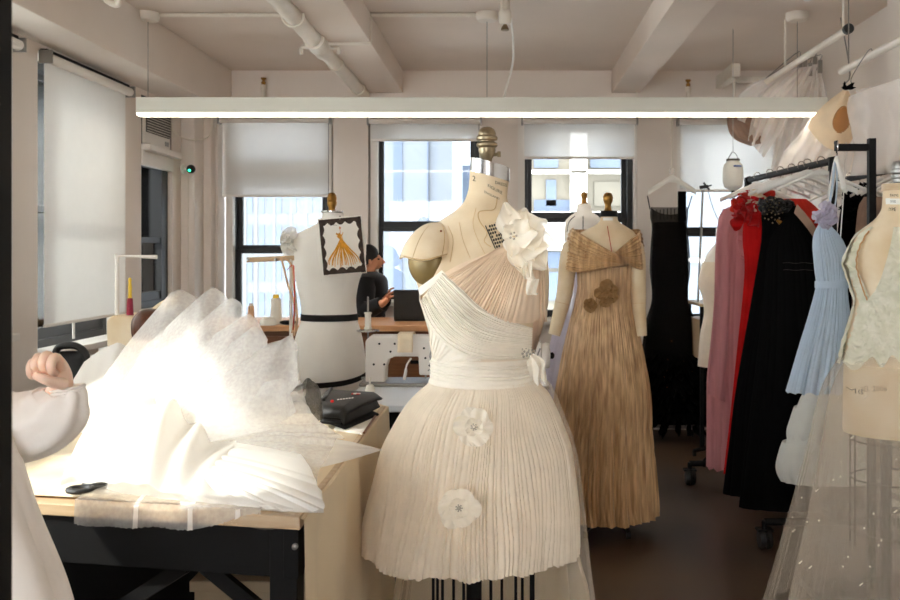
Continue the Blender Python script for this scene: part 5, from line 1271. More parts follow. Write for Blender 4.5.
m = MB(); A = [P(777, 220, 4.07), P(781, 224, 4.06), P(780, 230, 4.07)]; m.tube(path(A, 10), [.007, .008, .009, .01, .01, .01, .009, .008, .005, .002], 8); m.build('gold_clasp', M['brass'], t)
# black gown with the sheer shoulder
hy = 4.05; make_hanger('coat_hanger', 'large white hanger with small print above the black gown', 'hangers on the front rack', (onrail(hy) - .02, hy, RZ + .027), .23, 'white_pl', thick=.014)
t, bd = garment('black_gown', 'long black gown with sheer tan shoulder strap nearest on the rack', 4.02, [(218, 786, 800, .5), (224, 780, 806), (236, 772, 816), (250, 768, 826), (272, 766, 830), (300, 764, 833), (350, 758, 840), (400, 752, 848), (450, 746, 856), (507, 740, 864)], 'blackcloth', 30, .01, 45, rb=.28)
m = MB(); m.grid(lambda u, v: P(797 + 30 * u - 3 * v, 204 + 42 * u + 9 * v - 3 * math.sin(PI * u), 3.96 - .03 * math.sin(PI * u)), 20, 8); o = m.build('sheer_strap', M['brownlace'], t)
m = MB()
for yy in (263, 270): m.tube([bd.px(783 + 32 * i / 12, yy - .4 * math.sin(i), .012) for i in range(13)], .0009, 5)
m.build('beaded_line', M['grille'], t)
make_hanger('coat_hanger', 'bare white hanger just behind the front end of the rack', 'hangers on the front rack', (onrail(3.95), 3.95, RZ + .027), .2)
make_hanger('coat_hanger', 'greyish hanger halfway along the front rack', 'hangers on the front rack', (onrail(4.16), 4.16, RZ + .027), .19, 'trimw')
# back rack garments
for i, (y, mt, lab, keys) in enumerate(((4.85, 'pettic', 'pale blush dress at the back of the second rack', [(205, 820, 850, .5), (214, 812, 858), (300, 806, 864), (440, 800, 870)]),
                                  (4.45, 'blackcloth', 'dark feathered gown on the second rack right of the blue dress', [(192, 850, 870, .5), (200, 843, 882), (230, 838, 893), (300, 834, 898), (400, 830, 903), (478, 826, 908)]),
                                  (4.15, 'brownlace', 'brown lace gown hanging on the second rack behind the black post', [(197, 864, 888, .5), (208, 858, 898), (300, 852, 904), (470, 848, 912)]))):
    t, bd = garment('hanging_gown', lab, y, keys, mt, 24, .01, 60 + i, rb=.2)
    make_hanger('coat_hanger', ('hanger of the blush dress on the second rack', 'hanger of the dark feathered gown', 'hanger of the brown lace gown')[i], 'hangers on the second rack', (1.86, y, 1.717), .19, 'trimw')
    if i == 1:
        m = MB(); rr = random.Random(9)
        for k in range(46):
            q = P(rr.uniform(842, 872), rr.uniform(188, 222), y - .1); petal(m, q, (rr.uniform(-1, 1), -.3, rr.uniform(-.6, 1)), (rr.uniform(-.4, .4), -1, .1), .05, .012, .3, .3, k, 8, 5)
        m.build('feather_trim', M['blackcloth'], t)
for k in range(6):
    y = 4.05 + .13 * k; make_hanger('coat_hanger', ('first', 'second', 'third', 'fourth', 'fifth', 'sixth')[k] + ' spare hanger from the front end of the second rack', 'hangers on the second rack', (1.86, y + .02, 1.717), .15, 'trimw')

# ---------------------------------------------------------------- black square post with arm, blue dress, tiered skirt
D = 3.22
t = thing('display_stand', 'black square display post with side arm holding the blue dress', 'stand', (XW(871.5, D), D, 0))
px_ = XW(871.5, D)
m = MB(); m.box(px_ - .013, px_ + .013, D - .013, D + .013, .03, ZW(138.5, D)); m.build('post', M['bmetal'], t, False, .002)
m = MB(); m.box(XW(835, D), px_ - .013, D - .011, D + .011, ZW(151, D), ZW(144, D)); m.build('arm', M['bmetal'], t, False, .002)
m = MB(); m.box(XW(835, D), XW(837, D), D - .011, D + .011, ZW(144, D), ZW(141, D)); m.build('arm_stop', M['bmetal'], t, False)
m = MB(); m.box(px_ - .2, px_ + .2, D - .2, D + .2, .0, .03); m.build('stand_base', M['bmetal'], t, False, .004)
hk = Vector((XW(837, D), D, ZW(143.8, D) + .006))
h = make_hanger('coat_hanger', 'white hanger seen edge on, hung from the black post arm', 'hangers on the post', (0, 0, 0), .17, 'white_pl', drop=.12)
h.location = hk; h.rotation_euler = (0, 0, math.radians(78))
t, bd = garment('blue_dress', 'short powder blue pleated halter dress hung from the black post', 3.2, [(219, 822, 827, .9), (226, 818, 831, .7), (235, 814, 839, .5), (246, 813, 845, .45), (258, 814, 849, .45), (270, 815, 849, .45), (284, 817, 847, .5), (290, 816, 847, .5), (320, 808, 850, .45), (350, 799, 852, .45), (385, 789, 854, .45), (392, 787, 854, .45)], 'blue', 46, .007, 77, nth=620, hem=.012, fall=.012)
m = MB(); Body(3.2, [(281, 816, 848, .5), (288, 816, 848, .5)]).loft(m, 281, 288, 5, 80, off=.004); m.build('waist_band', M['blue'], t)
m = MB(); rr = random.Random(6)
for k in range(12):
    q = P(rr.uniform(818, 828), rr.uniform(208, 222), 3.17); petal(m, q, (rr.uniform(-1, 1), -.3, rr.uniform(-1, 1)), (rr.uniform(-.4, .4), -1, .1), .045, .028, .3, .3, k, 10, 9)
m.build('tulle_flower', M['lav'], t)
m = MB(); m.tube(path([P(826, 220, 3.2), P(831, 196, 3.21), P(834, 170, 3.215), P(836.5, 156, 3.22)], 14), .0045, 6); m.tube(path([P(829, 222, 3.19), P(836, 200, 3.21), P(837, 158, 3.22)], 14), .003, 6); m.build('neck_tie', M['blue'], t)
t, bd = garment('tiered_skirt', 'white tiered organza skirt peeking out below the blue dress', 3.42, [(388, 806, 850, .5), (400, 800, 854, .5), (430, 790, 862, .5), (447, 785, 866, .5)], 'tank', 16, .004, 81, rb=.5, fall=.006)
m = MB(); Body(3.42, [(405, 797, 857, .5), (418, 793, 860, .5), (432, 789, 864, .5), (441, 788, 865, .5)]).loft(m, 407, 440, 12, 160, off=.008, disp=lambda u, v: .003 * math.sin(36 * PI * u) * v - .008 * v ** 6); m.build('middle_tier', M['tank'], t)
m = MB(); Body(3.42, [(440, 786, 865, .5), (452, 782, 868, .5), (470, 779, 872, .5), (482, 781, 873, .5)]).loft(m, 442, 481, 14, 160, off=.01, disp=lambda u, v: .004 * math.sin(40 * PI * u) * v - .012 * v ** 6); m.build('lower_tier', M['tank'], t)
m = MB(); m.tube([P(830, 388, 3.42), P(836, 300, 3.42), P(846, 160, 3.3), (XW(846, D), D, ZW(143.5, D) + .004)], .002, 5); m.build('hanging_loop', M['white_pl'], t)

# ---------------------------------------------------------------- black mermaid gown hung by the back wall
D = 6.1
hk = P(672, 172, D)
make_hanger('coat_hanger', 'white wooden hanger with the black mermaid gown by the back wall', None, hk + Vector((0, 0, .02)), .165, 'label_w', drop=.09, thick=.02)
m = MB(); m.tube([hk + Vector((0, 0, .02)), (hk.x, D, ZW(104, D)), (hk.x, YB, ZW(104, D))], .008, 8); tag(m.build('hanging_hook', M['pipe'], base=hk), 'long white hook between the back windows holding the gown', 'hook')
t, bd = garment('mermaid_gown', 'black strapless mermaid gown with feathered hem by the back wall', D, [(207, 651, 688, .3), (215, 650, 688, .4), (226, 652, 687, .45), (243, 651, 689, .45), (268, 650, 690, .5), (296, 652.5, 687, .5), (306, 651, 689, .5), (318, 647, 694, .52), (345, 643, 700, .58), (390, 639, 710, .6), (424, 637, 714, .6)], 'blacksheer', 30, .008, 91, nth=420, top=lambda u: -.055 * max(0, math.sin(2 * PI * u - PI)) ** 1.5)
m = MB(); Body(D, [(222, 652.5, 687, .4), (243, 651.5, 688, .4), (268, 651, 689, .45), (300, 651, 689, .45), (330, 646, 694, .5), (422, 641, 708, .5)]).loft(m, 222, 422, 30, 100, off=-.006); m.build('lining', M['blackcloth'], t)
m = MB(); m.tube([P(650, 209, D - .05), P(647.5, 196, D - .01)], .004, 6); m.tube([P(688, 209, D - .05), P(692, 196, D - .01)], .004, 6); m.build('strap', M['blackcloth'], t)
m = MB(); m.box(XW(676, D), XW(684, D), D - .075, D - .065, ZW(222, D), ZW(192, D)); m.build('hanging_panel', M['blackcloth'], t, False)
m = MB()
for k in range(9): m.tube([bd.px(653 + 3.6 * k, 209 + .8 * math.sin(k), .004), bd.px(653 + 3.6 * k, 220, .004)], .003, 5)
m.build('boning', M['blackcloth'], t)
m = MB(); rr = random.Random(12)
for k in range(330):
    th = -PI * rr.random() if k % 4 else rr.uniform(-PI, PI); z = rr.uniform(.1, .62); q = bd.pt(th, z, .0); d = Vector((math.cos(th) * .5, math.sin(th) * .5, -1))
    petal(m, q, d, (math.cos(th), math.sin(th), .3), rr.uniform(.07, .12), .018, .35, .2, k, 5, 3)
m.build('feather_hem', M['blackcloth'], t)['kind'] = 'stuff'
for k in range(26):
    th = -PI * rr.uniform(.1, .9); z = rr.uniform(.2, .75); m = MB(); m.ell(bd.pt(th, z, .03), .0035, .0035, .0035, 6, 5); m.build('sequin', M['sparkle'], t)
# white form by the fourth window
D = 5.4
vf = Body(D, [(228, 716, 728, .95), (242, 716, 729, .9), (249, 711, 735, .7), (258, 705, 741, .6), (270, 702, 744, .65), (283, 700, 744, .75), (297, 704, 741, .8), (312, 706, 739, .82), (335, 702, 742, .85), (366, 700, 745, .85)])
t = thing('dress_form', 'white dress form half hidden behind the dusty pink gown', 'dress form', (XW(722, D), D, 0))
m = MB(); vf.loft(m, 228, 330, 40, 40, cap=True); m.build('torso', M['muslin'], t)
m = MB(); finial(m, P(722, 228, D), [(4, 0), (2.6, 2), (3.4, 8), (3, 11), (.3, 12.5)], D); m.build('neck_knob', M['brass'], t); stand(t, XW(722, D), D, ZW(330, D), .016, .2)
dd = thing('white_dress', 'short white dress on the form behind the pink gown', 'dress', (XW(722, D), D, ZW(366, D)))
m = MB(); p9 = pleats(28, 9, .8); vf.loft(m, 262, 366, 30, 200, off=.008, disp=lambda u, v: .006 * p9(u) * v); m.build('dress_body', M['chiffon'], dd)

# ---------------------------------------------------------------- rails and petticoats under the ceiling at right
t = thing('ceiling_rail', 'white pipe rail under the ceiling near the right wall', 'rail', (1.6, 4.5, 2.335))
m = MB(); m.tube([(1.6, 4.08, 2.335), (1.6, 5.65, 2.335)], .018, 12); m.build('rail', M['pipe'], t)
m = MB(); m.lathe((1.6, 4.08, 2.335), [(.024, -.012), (.024, .012)], 14, Matrix.Rotation(PI / 2, 3, 'X')); m.build('end_cap', M['nylon'], t)
for y in (4.14, 5.0):
    m = MB(); m.tube([(1.6, y, 2.345), (1.6, y, ZC)], .006, 6); m.build('rail_hanger', M['pipe'], t)
t = thing('ceiling_rail', 'lower white pipe rail in front of the right wall column', 'rail', (1.5, 3.4, 2.1))
m = MB(); m.tube([(1.5, 2.7, 2.1), (1.5, 3.9, 2.1)], .016, 12); m.build('rail', M['pipe'], t)
for y in (2.75, 3.82):
    m = MB(); m.tube([(1.5, y, 2.11), (1.5, y, ZC)], .003, 6); m.build('suspension_wire', M['steel'], t)
m = MB(); a = P(728, 72, 6.0); m.box(a.x, a.x + .06, 5.9, 6.35, a.z - .05, a.z + .04); m.box(a.x + .06, a.x + .42, 6.2, 6.25, a.z - .03, a.z + .01); m.tube([(a.x + .03, 5.95, a.z - .05), (a.x + .03, 5.95, a.z - .25)], .012, 8)
tag(m.build('wall_bracket', M['pipe'], None, False, .004, base=a), 'white bracket shelf near the ceiling behind the petticoat', 'bracket')
# petticoat A: bundle of net skirts clipped on the rail
D = 5.45
pt = thing('net_petticoat', 'blush net petticoat bundle clipped to the ceiling rail', 'petticoat', P(800, 70, D))
def swath(parent, name, mat, top, left, right, D, dd_, seed, nfold, n=34, dep=.045, closed=False):
    """cloth falling between two edge curves (px), folded in depth"""
    m = MB()
    def fn(u, v):
        a = crv([(p[0], p[1], 0) for p in left], v); b = crv([(p[0], p[1], 0) for p in right], v); q = a.lerp(b, u)
        return P(q.x, q.y, D + dd_ * v + dep * (.25 + .75 * v) * math.sin(nfold * PI * u + seed) + .04 * nz(u * 4 + seed, v * 4))
    m.grid(fn, 60, n); return m.build(name, M[mat], parent)
swath(pt, 'net_layer', 'pettic', None, [(800, 66), (775, 74), (752, 84), (738, 97), (733, 118)], [(818, 64), (812, 80), (800, 96), (790, 112), (782, 138)], D - .05, -.1, 1, 7)
swath(pt, 'net_layer', 'pettic', None, [(806, 66), (800, 82), (790, 105), (778, 140), (765, 192)], [(820, 66), (826, 88), (828, 110), (822, 140), (812, 196)], D + .04, 0, 3, 8)
swath(pt, 'net_layer', 'pettic', None, [(796, 68), (776, 82), (760, 98), (752, 118), (748, 140)], [(812, 66), (800, 92), (788, 118), (776, 140), (764, 158)], D - .14, -.05, 5, 6)
swath(pt, 'bodice', 'brownlace', None, [(730, 100), (727, 122), (733, 138), (750, 146)], [(748, 100), (752, 118), (760, 132), (768, 142)], D - .12, -.05, 2, 2, dep=.05)
for k in range(5):
    m = MB(); q = P(800 + 5 * k, 62 + 3 * (k % 3), D - .1 + .02 * k); m.box(q.x - .012, q.x + .012, q.y - .008, q.y + .008, q.z - .05, q.z + .03); m.tube(path([q + Vector((0, 0, .03)), q + Vector((-.015, 0, .06)), Vector((1.6, q.y, 2.36))], 8), .003, 6); m.build('clip', M['steel'], pt, False)
# petticoat B: peach bodice with a net skirt, and a cloud of net on the lower rail
D = 4.75
pb_ = thing('net_skirt', 'peach satin bodice with white net skirt hung at the lamp end', 'dress', P(838, 92, D))
swath(pb_, 'net_layer', 'pettic', None, [(822, 100), (808, 122), (796, 138), (784, 152), (776, 170)], [(850, 100), (856, 130), (852, 160), (846, 180), (842, 200)], D + .1, .08, 1, 7)
swath(pb_, 'net_layer', 'pettic', None, [(808, 120), (800, 140), (796, 160), (793, 185)], [(850, 130), (846, 150), (846, 180), (846, 205)], D + .2, .05, 4, 6)
D2_ = 3.75
pc_ = thing('net_veil', 'cloud of sheer white net hung from the lower rail at the right edge', 'net', P(880, 80, D2_))
swath(pc_, 'net_layer', 'veil', None, [(849, 96), (847, 110), (852, 135), (854, 155), (850, 176)], [(930, 68), (935, 100), (935, 130), (930, 155), (925, 172)], D2_ - .2, -.05, 2, 4, dep=.06)
swath(pc_, 'net_layer', 'veil', None, [(856, 90), (856, 112), (866, 140), (880, 158), (888, 172)], [(920, 76), (930, 100), (935, 130), (935, 155), (935, 170)], D2_ - .05, -.05, 6, 4, dep=.06)
m = MB(); rr = random.Random(5)
for k in range(9): petal(m, P(847 + rr.uniform(-3, 3), 89, D2_ - .25), (rr.uniform(-1, 1), -.2, rr.uniform(.0, 1)), (0, -1, 0), .03, .006, .2, .2, k, 6, 5)
m.build('feather_tuft', M['blackcloth'], pc_)
m = MB(); q = P(852, 84, D2_ - .2); m.tube(path([q, q + Vector((0, 0, .03)), Vector((1.5, q.y + .05, 2.13)), Vector((1.52, q.y + .06, 2.1))], 12), .0022, 6); m.build('hook', M['steel'], pc_)
# bodice as a bent shell with an armhole
def bod(u, v, off=0):
    L_ = [(843, 90), (826, 103), (812, 118), (808, 128)]; R_ = [(849, 91), (855, 110), (856, 130), (847, 148)]
    a = crv([(p[0], p[1], 0) for p in L_], v); b = crv([(p[0], p[1], 0) for p in R_], v); q = a.lerp(b, u)
    bot = 20 * v ** 2 * math.sin(PI * u) * .5
    return P(q.x, q.y + bot, D - .07 * math.sin(PI * u) + off)
m = MB(); m.grid(bod, 44, 44, skip=lambda u, v: ((u - .62) / .2) ** 2 + ((v - .5) / .2) ** 2 < 1); m.build('bodice', M['peach'], pb_)
m = MB(); m.grid(lambda u, v: bod(u, v, .10), 20, 20); m.build('bodice_lining', M['peachin'], pb_)
m = MB()
ring = [bod(.62 + .2 * math.cos(2 * PI * i / 40), .5 + .2 * math.sin(2 * PI * i / 40), -.002) for i in range(40)]
m.tube(ring, .0035, 6, True); m.build('armhole_edge', M['peachin'], pb_)
m = MB(); m.tube(path([P(845, 92, D), P(845, 84, D), P(850, 72, D + .1), Vector((1.9, D + .2, ZC))], 12), .004, 6); m.build('hook', M['steel'], pb_)
# ================================================================ TULLE ON THE CUTTING TABLE
tu = thing('tulle_skirt', 'huge heap of white pleated tulle spread on the cutting table', 'tulle', P(200, 470, 2.1))
def lin_(pts, u):
    L = [0]
    for a, b in zip(pts, pts[1:]): L.append(L[-1] + math.hypot(b[0] - a[0], b[1] - a[1]))
    s = u * L[-1]
    for i in range(len(pts) - 1):
        if s <= L[i + 1] + 1e-9:
            t = (s - L[i]) / (L[i + 1] - L[i]); return Vector((pts[i][0] + (pts[i + 1][0] - pts[i][0]) * t, pts[i][1] + (pts[i + 1][1] - pts[i][1]) * t, 0))
    return Vector((pts[-1][0], pts[-1][1], 0))
def flap(G0, G1, left, right, D0, D1, seed, mat='tulle', name='tulle_pleat', n=40, rdg=.05):
    """a fold of tulle: rooted between G0 and G1 (px), rising to the edge curve left..right (px list)"""
    m = MB()
    edge_ = left
    def fn(u, v):
        e = lin_(edge_, u); g = Vector((G0[0] + (G1[0] - G0[0]) * u, G0[1] + (G1[1] - G0[1]) * u, 0))
        q = g.lerp(e, v); dep = D0 + (D1 - D0) * v - rdg * math.sin(PI * u) * v + .012 * math.sin(8 * u + 5 * v + seed) * v
        x = P(q.x, q.y, dep); 
        return x
    m.grid(fn, n, n); o = m.build(name, M[mat], tu)
    return o
flap((84, 440), (150, 430), [(92, 392), (130, 340), (160, 305), (171, 292), (180, 289), (191, 294), (199, 301), (206, 330)], None, 2.25, 2.62, 0)
flap((92, 440), (175, 430), [(140, 352), (180, 314), (200, 296), (212, 287), (221, 291), (232, 303), (238, 325)], None, 2.2, 2.52, 1)
flap((100, 440), (195, 430), [(160, 352), (200, 322), (222, 303), (232, 297), (240, 302), (246, 312), (250, 340)], None, 2.15, 2.45, 2)
flap((110, 445), (215, 430), [(180, 360), (215, 334), (240, 318), (249, 313), (258, 322), (268, 340), (262, 360)], None, 2.1, 2.38, 3)
flap((120, 450), (230, 435), [(190, 372), (222, 350), (246, 332), (254, 325), (262, 333), (272, 352), (268, 376)], None, 2.06, 2.32, 4)
flap((110, 455), (265, 425), [(190, 398), (230, 370), (262, 351), (288, 336), (292, 334), (294, 338), (295, 350), (297, 366), (298, 384)], None, 2.02, 2.2, 5)
flap((120, 460), (270, 430), [(205, 410), (230, 396), (256, 385), (278, 379), (284, 379), (286, 384), (292, 398), (296, 412)], None, 1.98, 2.15, 6)
# tall back folds near the sleeve
flap((66, 430), (120, 440), [(70, 385), (84, 362), (100, 350), (118, 342), (135, 350), (140, 380)], None, 2.35, 2.75, 7, 'tulle2')
# dense lower heap: a folded sheet over the table, sliding over the front edge
m = MB()
def heap(u, v):
    # u left-right 0..1, v back 0 .. front 1
    A = [(78, 400), (100, 388), (150, 372), (205, 378), (255, 392), (305, 420)]; Bf = [(87, 497), (120, 500), (160, 502), (205, 503), (250, 508), (296, 511)]
    x0 = XW(78, 2.3); 
    xb_ = -1.10 + (.56) * u; xf = -.915 + .50 * u
    x = xb_ + (xf - xb_) * v; yb_ = 2.62 - .12 * u; yf = fy(xf) - .006; y = yb_ + (yf - yb_) * v
    h = .15 * math.exp(-((u - .25) / .42) ** 2) * math.sin(PI * min(1, .1 + .9 * (1 - v) ** .8)) ** 1.2
    fold = .010 * math.sin(44 * u + 6 * v + 3 * nz(u * 2, v * 2)) * math.sin(PI * v) + .012 * nz(u * 12, v * 3)
    return Vector((x, y, TZ + .008 + max(0, h + fold * (h > .01) + .004 + .006 * nz(u * 5, v * 5))))
m.grid(heap, 110, 80)
m.build('tulle_layer', M['tulle2'], tu)
m = MB()
def over(u, v):                       # front lip: lies on the top, then hangs over the edge
    xf = -.88 + .40 * u; w = (v - .5) * 2
    L_ = .040 * (1 - sm(.6, 1, u)) + .004 * math.sin(9 * u) * (1 - u) + .006 + .003 * nz(u * 90, 1)
    if w < 0: return Vector((xf + .01 * w, fy(xf) - .010 - .12 * w, TZ + .012 + .02 * w * w))
    return Vector((xf + .004 * w, fy(xf) - .010 - .012 * w * (1 + .4 * math.sin(25 * u)), TZ + .012 - L_ * w + .002 * nz(u * 60, w)))
m.grid(over, 120, 17)
m.build('hanging_edge', M['tulle'], tu)
for a in (.33, .62, .87):
    m = MB(); m.grid(lambda u, v: over(a + .025 * v, u) + Vector((0, -.003, 0)), 8, 3); m.build('folded_seam', M['tulle2'], tu)
# broad fans of fine pleats radiating to the right over the heap
def fan(G, E, seed, n, amp, mat, name, nu=260, nv=30, bend=0):
    pf_ = pleats(n, seed, 1)
    m = MB()
    def fn(u, v):
        e = crv(E, u); g = Vector((G[0] + 30 * u, G[1] + 16 * u, G[2] - .12 * u)); q = g.lerp(e, v)
        p = P(q.x, q.y, q.z); k = amp * (pf_(u) - .5) * v ** .8
        return p + Vector((.2 * k, -k, .7 * k + bend * math.sin(PI * v)))
    m.grid(fn, nu, nv); return m.build(name, M[mat], tu)
fan((104, 436, 2.1), [(240, 352, 2.36), (292, 340, 2.28), (298, 366, 2.26), (302, 386, 2.24), (308, 406, 2.22), (322, 424, 2.2), (345, 438, 2.19)], 3, 12, .012, 'tulle', 'tulle_fan', bend=.02)
fan((100, 446, 2.05), [(262, 378, 2.2), (292, 388, 2.2), (304, 402, 2.2), (318, 420, 2.18), (336, 434, 2.17), (330, 452, 2.1), (318, 474, 1.95), (318, 494, 1.8)], 5, 12, .008, 'tulle', 'tulle_fan', bend=.025)
fan((96, 452, 2.02), [(286, 440, 2.16), (304, 458, 2.02), (314, 476, 1.9), (320, 494, 1.79), (323, 509, 1.72), (290, 511, 1.715), (250, 507, 1.735), (200, 502, 1.76), (150, 498, 1.8), (104, 494, 1.84)], 7, 14, .007, 'tulle2', 'tulle_fan', bend=.03)
def sheet(pts, name='tulle_point', mat='tulle2', lift=.02, seed=0):
    m = MB()
    def fn(u, v):
        a = crv([(p[0], p[1], 0) for p in pts[0]], u); b = crv([(p[0], p[1], 0) for p in pts[1]], u); q = a.lerp(b, v)
        dep = (H - TZ - lift * (1 - u * u * .6)) * F / (q.y - CY); return P(q.x, q.y, dep) + Vector((0, 0, (.006 * math.sin(22 * v + 2 * u + seed) + .004 * math.sin(41 * v + seed)) * (1 - u)))
    m.grid(fn, 50, 40); return m.build(name, M[mat], tu)
sheet(([(180, 436), (240, 428), (300, 434), (350, 442), (382, 449.5)], [(180, 470), (240, 474), (290, 472), (340, 462), (382, 450)]), lift=.02)
sheet(([(180, 462), (240, 460), (285, 466), (308, 478), (322, 491)], [(180, 506), (220, 506), (256, 509), (290, 512), (324, 513)]), lift=.012, seed=2)

# ================================================================ PEOPLE
# person in the white smock, mostly outside the frame at left
pe = thing('person', 'person in a white balloon sleeved smock reaching over the tulle at the left edge', 'person', (-1.09, 1.42, 0))
J = dict(pelvis=((-1.09, 1.42, .95), (.15, .11)), waist=((-1.09, 1.41, 1.1), (.125, .095)), chest=((-1.09, 1.41, 1.28), (.15, .1)), neck=((-1.09, 1.43, 1.47), .055), chin=((-1.09, 1.46, 1.55), .06), head=((-1.09, 1.48, 1.62), (.08, .1)), crown=((-1.09, 1.47, 1.69), (.06, .075)),
         hipl=((-1.18, 1.42, .88), .09), kneel=((-1.18, 1.43, .5), .06), anklel=((-1.18, 1.42, .1), .042), toel=((-1.18, 1.55, .035), .035),
         hipr=((-1.0, 1.42, .88), .09), kneer=((-1.0, 1.43, .5), .06), ankler=((-1.0, 1.42, .1), .042), toer=((-1.0, 1.55, .035), .035),
         shr=((-.95, 1.42, 1.37), .06), ar1=(P(-58, 402, 1.46), .046), elr=(P(6, 428, 1.5), .042), wrr=(P(66, 389, 1.50), (.024, .02)), palm=(P(57, 372, 1.49), (.034, .022)), kn=(P(46, 360, 1.48), (.033, .02)),
         shl=((-1.24, 1.42, 1.37), .06), ell=((-1.33, 1.5, 1.12), .042), wrl=((-1.22, 1.66, 1.02), .024), pall=((-1.17, 1.72, 1.0), (.03, .02)))
Bn = [('pelvis', 'waist'), ('waist', 'chest'), ('chest', 'neck'), ('neck', 'chin'), ('chin', 'head'), ('head', 'crown'), ('pelvis', 'hipl'), ('hipl', 'kneel'), ('kneel', 'anklel'), ('anklel', 'toel'), ('pelvis', 'hipr'), ('hipr', 'kneer'), ('kneer', 'ankler'), ('ankler', 'toer'),
      ('chest', 'shr'), ('shr', 'ar1'), ('ar1', 'elr'), ('elr', 'wrr'), ('wrr', 'palm'), ('palm', 'kn'), ('chest', 'shl'), ('shl', 'ell'), ('ell', 'wrl'), ('wrl', 'pall')]
mb = skin_body('body', J, Bn, M['skin'])
def finger(mb, pts, r):
    q = path(pts, 18); mb.tube(q, [r * (1 - .35 * i / 17) for i in range(18)], 10); mb.ell(q[-1], r * .66, r * .66, r * .66, 10, 8)
D = 1.47
for k, (x, y, l) in enumerate(((58, 357, .8), (50, 354.5, .86), (42, 356, .82), (36, 361, .7))):
    o = .012 * k
    finger(mb, [P(x + 3, y + 12, D + .01), P(x, y + 3, D - .004), P(x - 5 * l, y + 1, D - .02), P(x - 9 * l, y + 7, D - .032), P(x - 8 * l, y + 14, D - .028), P(x - 3, y + 16, D - .012)], .0095 - .0006 * k)
finger(mb, [P(64, 384, D), P(52, 382, D - .02), P(44, 379, D - .034), P(37, 376, D - .036)], .0105)
mb.build('body', M['skin'], pe)
# smock: body and balloon sleeves
so_ = Body(1.42, [(0, 0, 1), (1, 0, 1)]) if False else None
cb = Body.__new__(Body); cb.init([(.30, -1.06, 1.41, .45, .27), (.55, -1.07, 1.41, .40, .24), (.72, -1.075, 1.41, .36, .22), (.86, -1.08, 1.41, .315, .19), (1.0, -1.085, 1.41, .275, .165), (1.15, -1.09, 1.41, .215, .15), (1.30, -1.09, 1.41, .21, .14), (1.40, -1.09, 1.42, .17, .11), (1.46, -1.09, 1.43, .075, .075)]); cb.D = 1.42
pp = pleats(14, 55, 1)
m = MB(); cb.loft(m, 1.46, .30, 70, 200, world=True, disp=lambda u, v: .03 * v * v * (pp(u) - .4) + .006 * nz(u * 14, v * 6)); m.build('smock', M['coat'], pe)
m = MB(); q = path([(-.99, 1.42, 1.38), P(-60, 400, 1.46), P(-5, 428, 1.5), P(35, 424, 1.5), P(58, 410, 1.5), P(67, 396, 1.5), P(67, 391, 1.5)], 60)
def slr(i):
    t_ = i / 59; return .075 * (1 - t_) + .066 * sm(0, .35, t_) * (1 - sm(.62, .98, t_)) * 1.0 + .027
pts = q; n0 = 28
up = None
rings = []
for i in range(60):
    t_ = (q[min(i + 1, 59)] - q[max(i - 1, 0)]).normalized(); up = Vector((0, 0, 1)) if up is None else up; up = (up - t_ * up.dot(t_)).normalized(); sd = t_.cross(up)
    r = [.085, .08, .066, .06, .056, .045, .027][0] 
    tt = i / 59
    r = crv([(.08, 0, 0), (.078, 0, 0), (.066, 0, 0), (.058, 0, 0), (.052, 0, 0), (.036, 0, 0), (.023, 0, 0)], tt).x
    rings.append([q[i] + (up * math.cos(2 * PI * j / 64) + sd * math.sin(2 * PI * j / 64)) * (r * (1 + .07 * math.sin(7 * 2 * PI * j / 64 + 3 * tt) * sm(.3, .9, tt) + .06 * nz(j * .2, i * .12))) for j in range(64)])
m.grid(lambda u, v: rings[round(u * 59)][round(v * 64) % 64], 60, 64, cv=True); m.build('balloon_sleeve', M['coat'], pe)
m = MB(); m.tube([P(67, 396, 1.5), P(67, 386, 1.5)], [.027, .026], 24, cap=False)
for k in range(3): m.tube([P(67, 394 - 3 * k, 1.5) + Vector((.027 * math.cos(i * PI / 10), .027 * math.sin(i * PI / 10), .004 * math.cos(i * PI / 10))) for i in range(20)], .003, 6, True)
m.build('sleeve_cuff', M['coat'], pe)
m = MB(); q = path([(-1.19, 1.42, 1.38), (-1.28, 1.45, 1.25), (-1.33, 1.5, 1.13), (-1.28, 1.6, 1.06), (-1.23, 1.65, 1.03)], 30); m.tube(q, [.08 - .02 * i / 29 if i < 24 else .06 - .006 * (i - 23) for i in range(30)], 24); m.build('balloon_sleeve', M['coat'], pe)
m = MB(); m.ell((-1.09, 1.455, 1.655), .095, .115, .105, 24, 16); m.grid(lambda u, v: Vector((-1.09 + .095 * math.cos(PI + PI * u), 1.45 + .1 * math.sin(PI + PI * u), 1.66 - .2 * v)), 20, 8); m.build('hair', M['hairb'], pe)
# person seated behind the tulle: only brown hair shows
D = 3.13
ps = thing('person', 'seated person behind the tulle of whom only brown hair shows', 'person', (XW(152, D), D, 0))
hx, hz = XW(153, D), ZW(325, D)
J = dict(pelvis=((hx + .02, D + .05, .55), (.13, .12)), waist=((hx + .02, D + .03, .68), (.11, .09)), chest=((hx + .02, D, .82), (.13, .09)), neck=((hx + .01, D, .95), .05), head=((hx, D, hz - .01), (.062, .075)), crown=((hx, D, hz + .03), (.05, .06)),
         hl=((hx - .07, D + .05, .5), .08), kl=((hx - .08, D + .45, .5), .06), al=((hx - .08, D + .45, .1), .045), tl=((hx - .08, D + .58, .04), .035), hr=((hx + .11, D + .05, .5), .08), kr=((hx + .12, D + .45, .5), .06), ar=((hx + .12, D + .45, .1), .045), tr_=((hx + .12, D + .58, .04), .035),
         s1=((hx - .12, D, .87), .05), e1=((hx - .17, D + .12, .68), .04), w1=((hx - .1, D + .35, .72), .028), s2=((hx + .16, D, .87), .05), e2=((hx + .2, D + .12, .68), .04), w2=((hx + .12, D + .35, .72), .028))
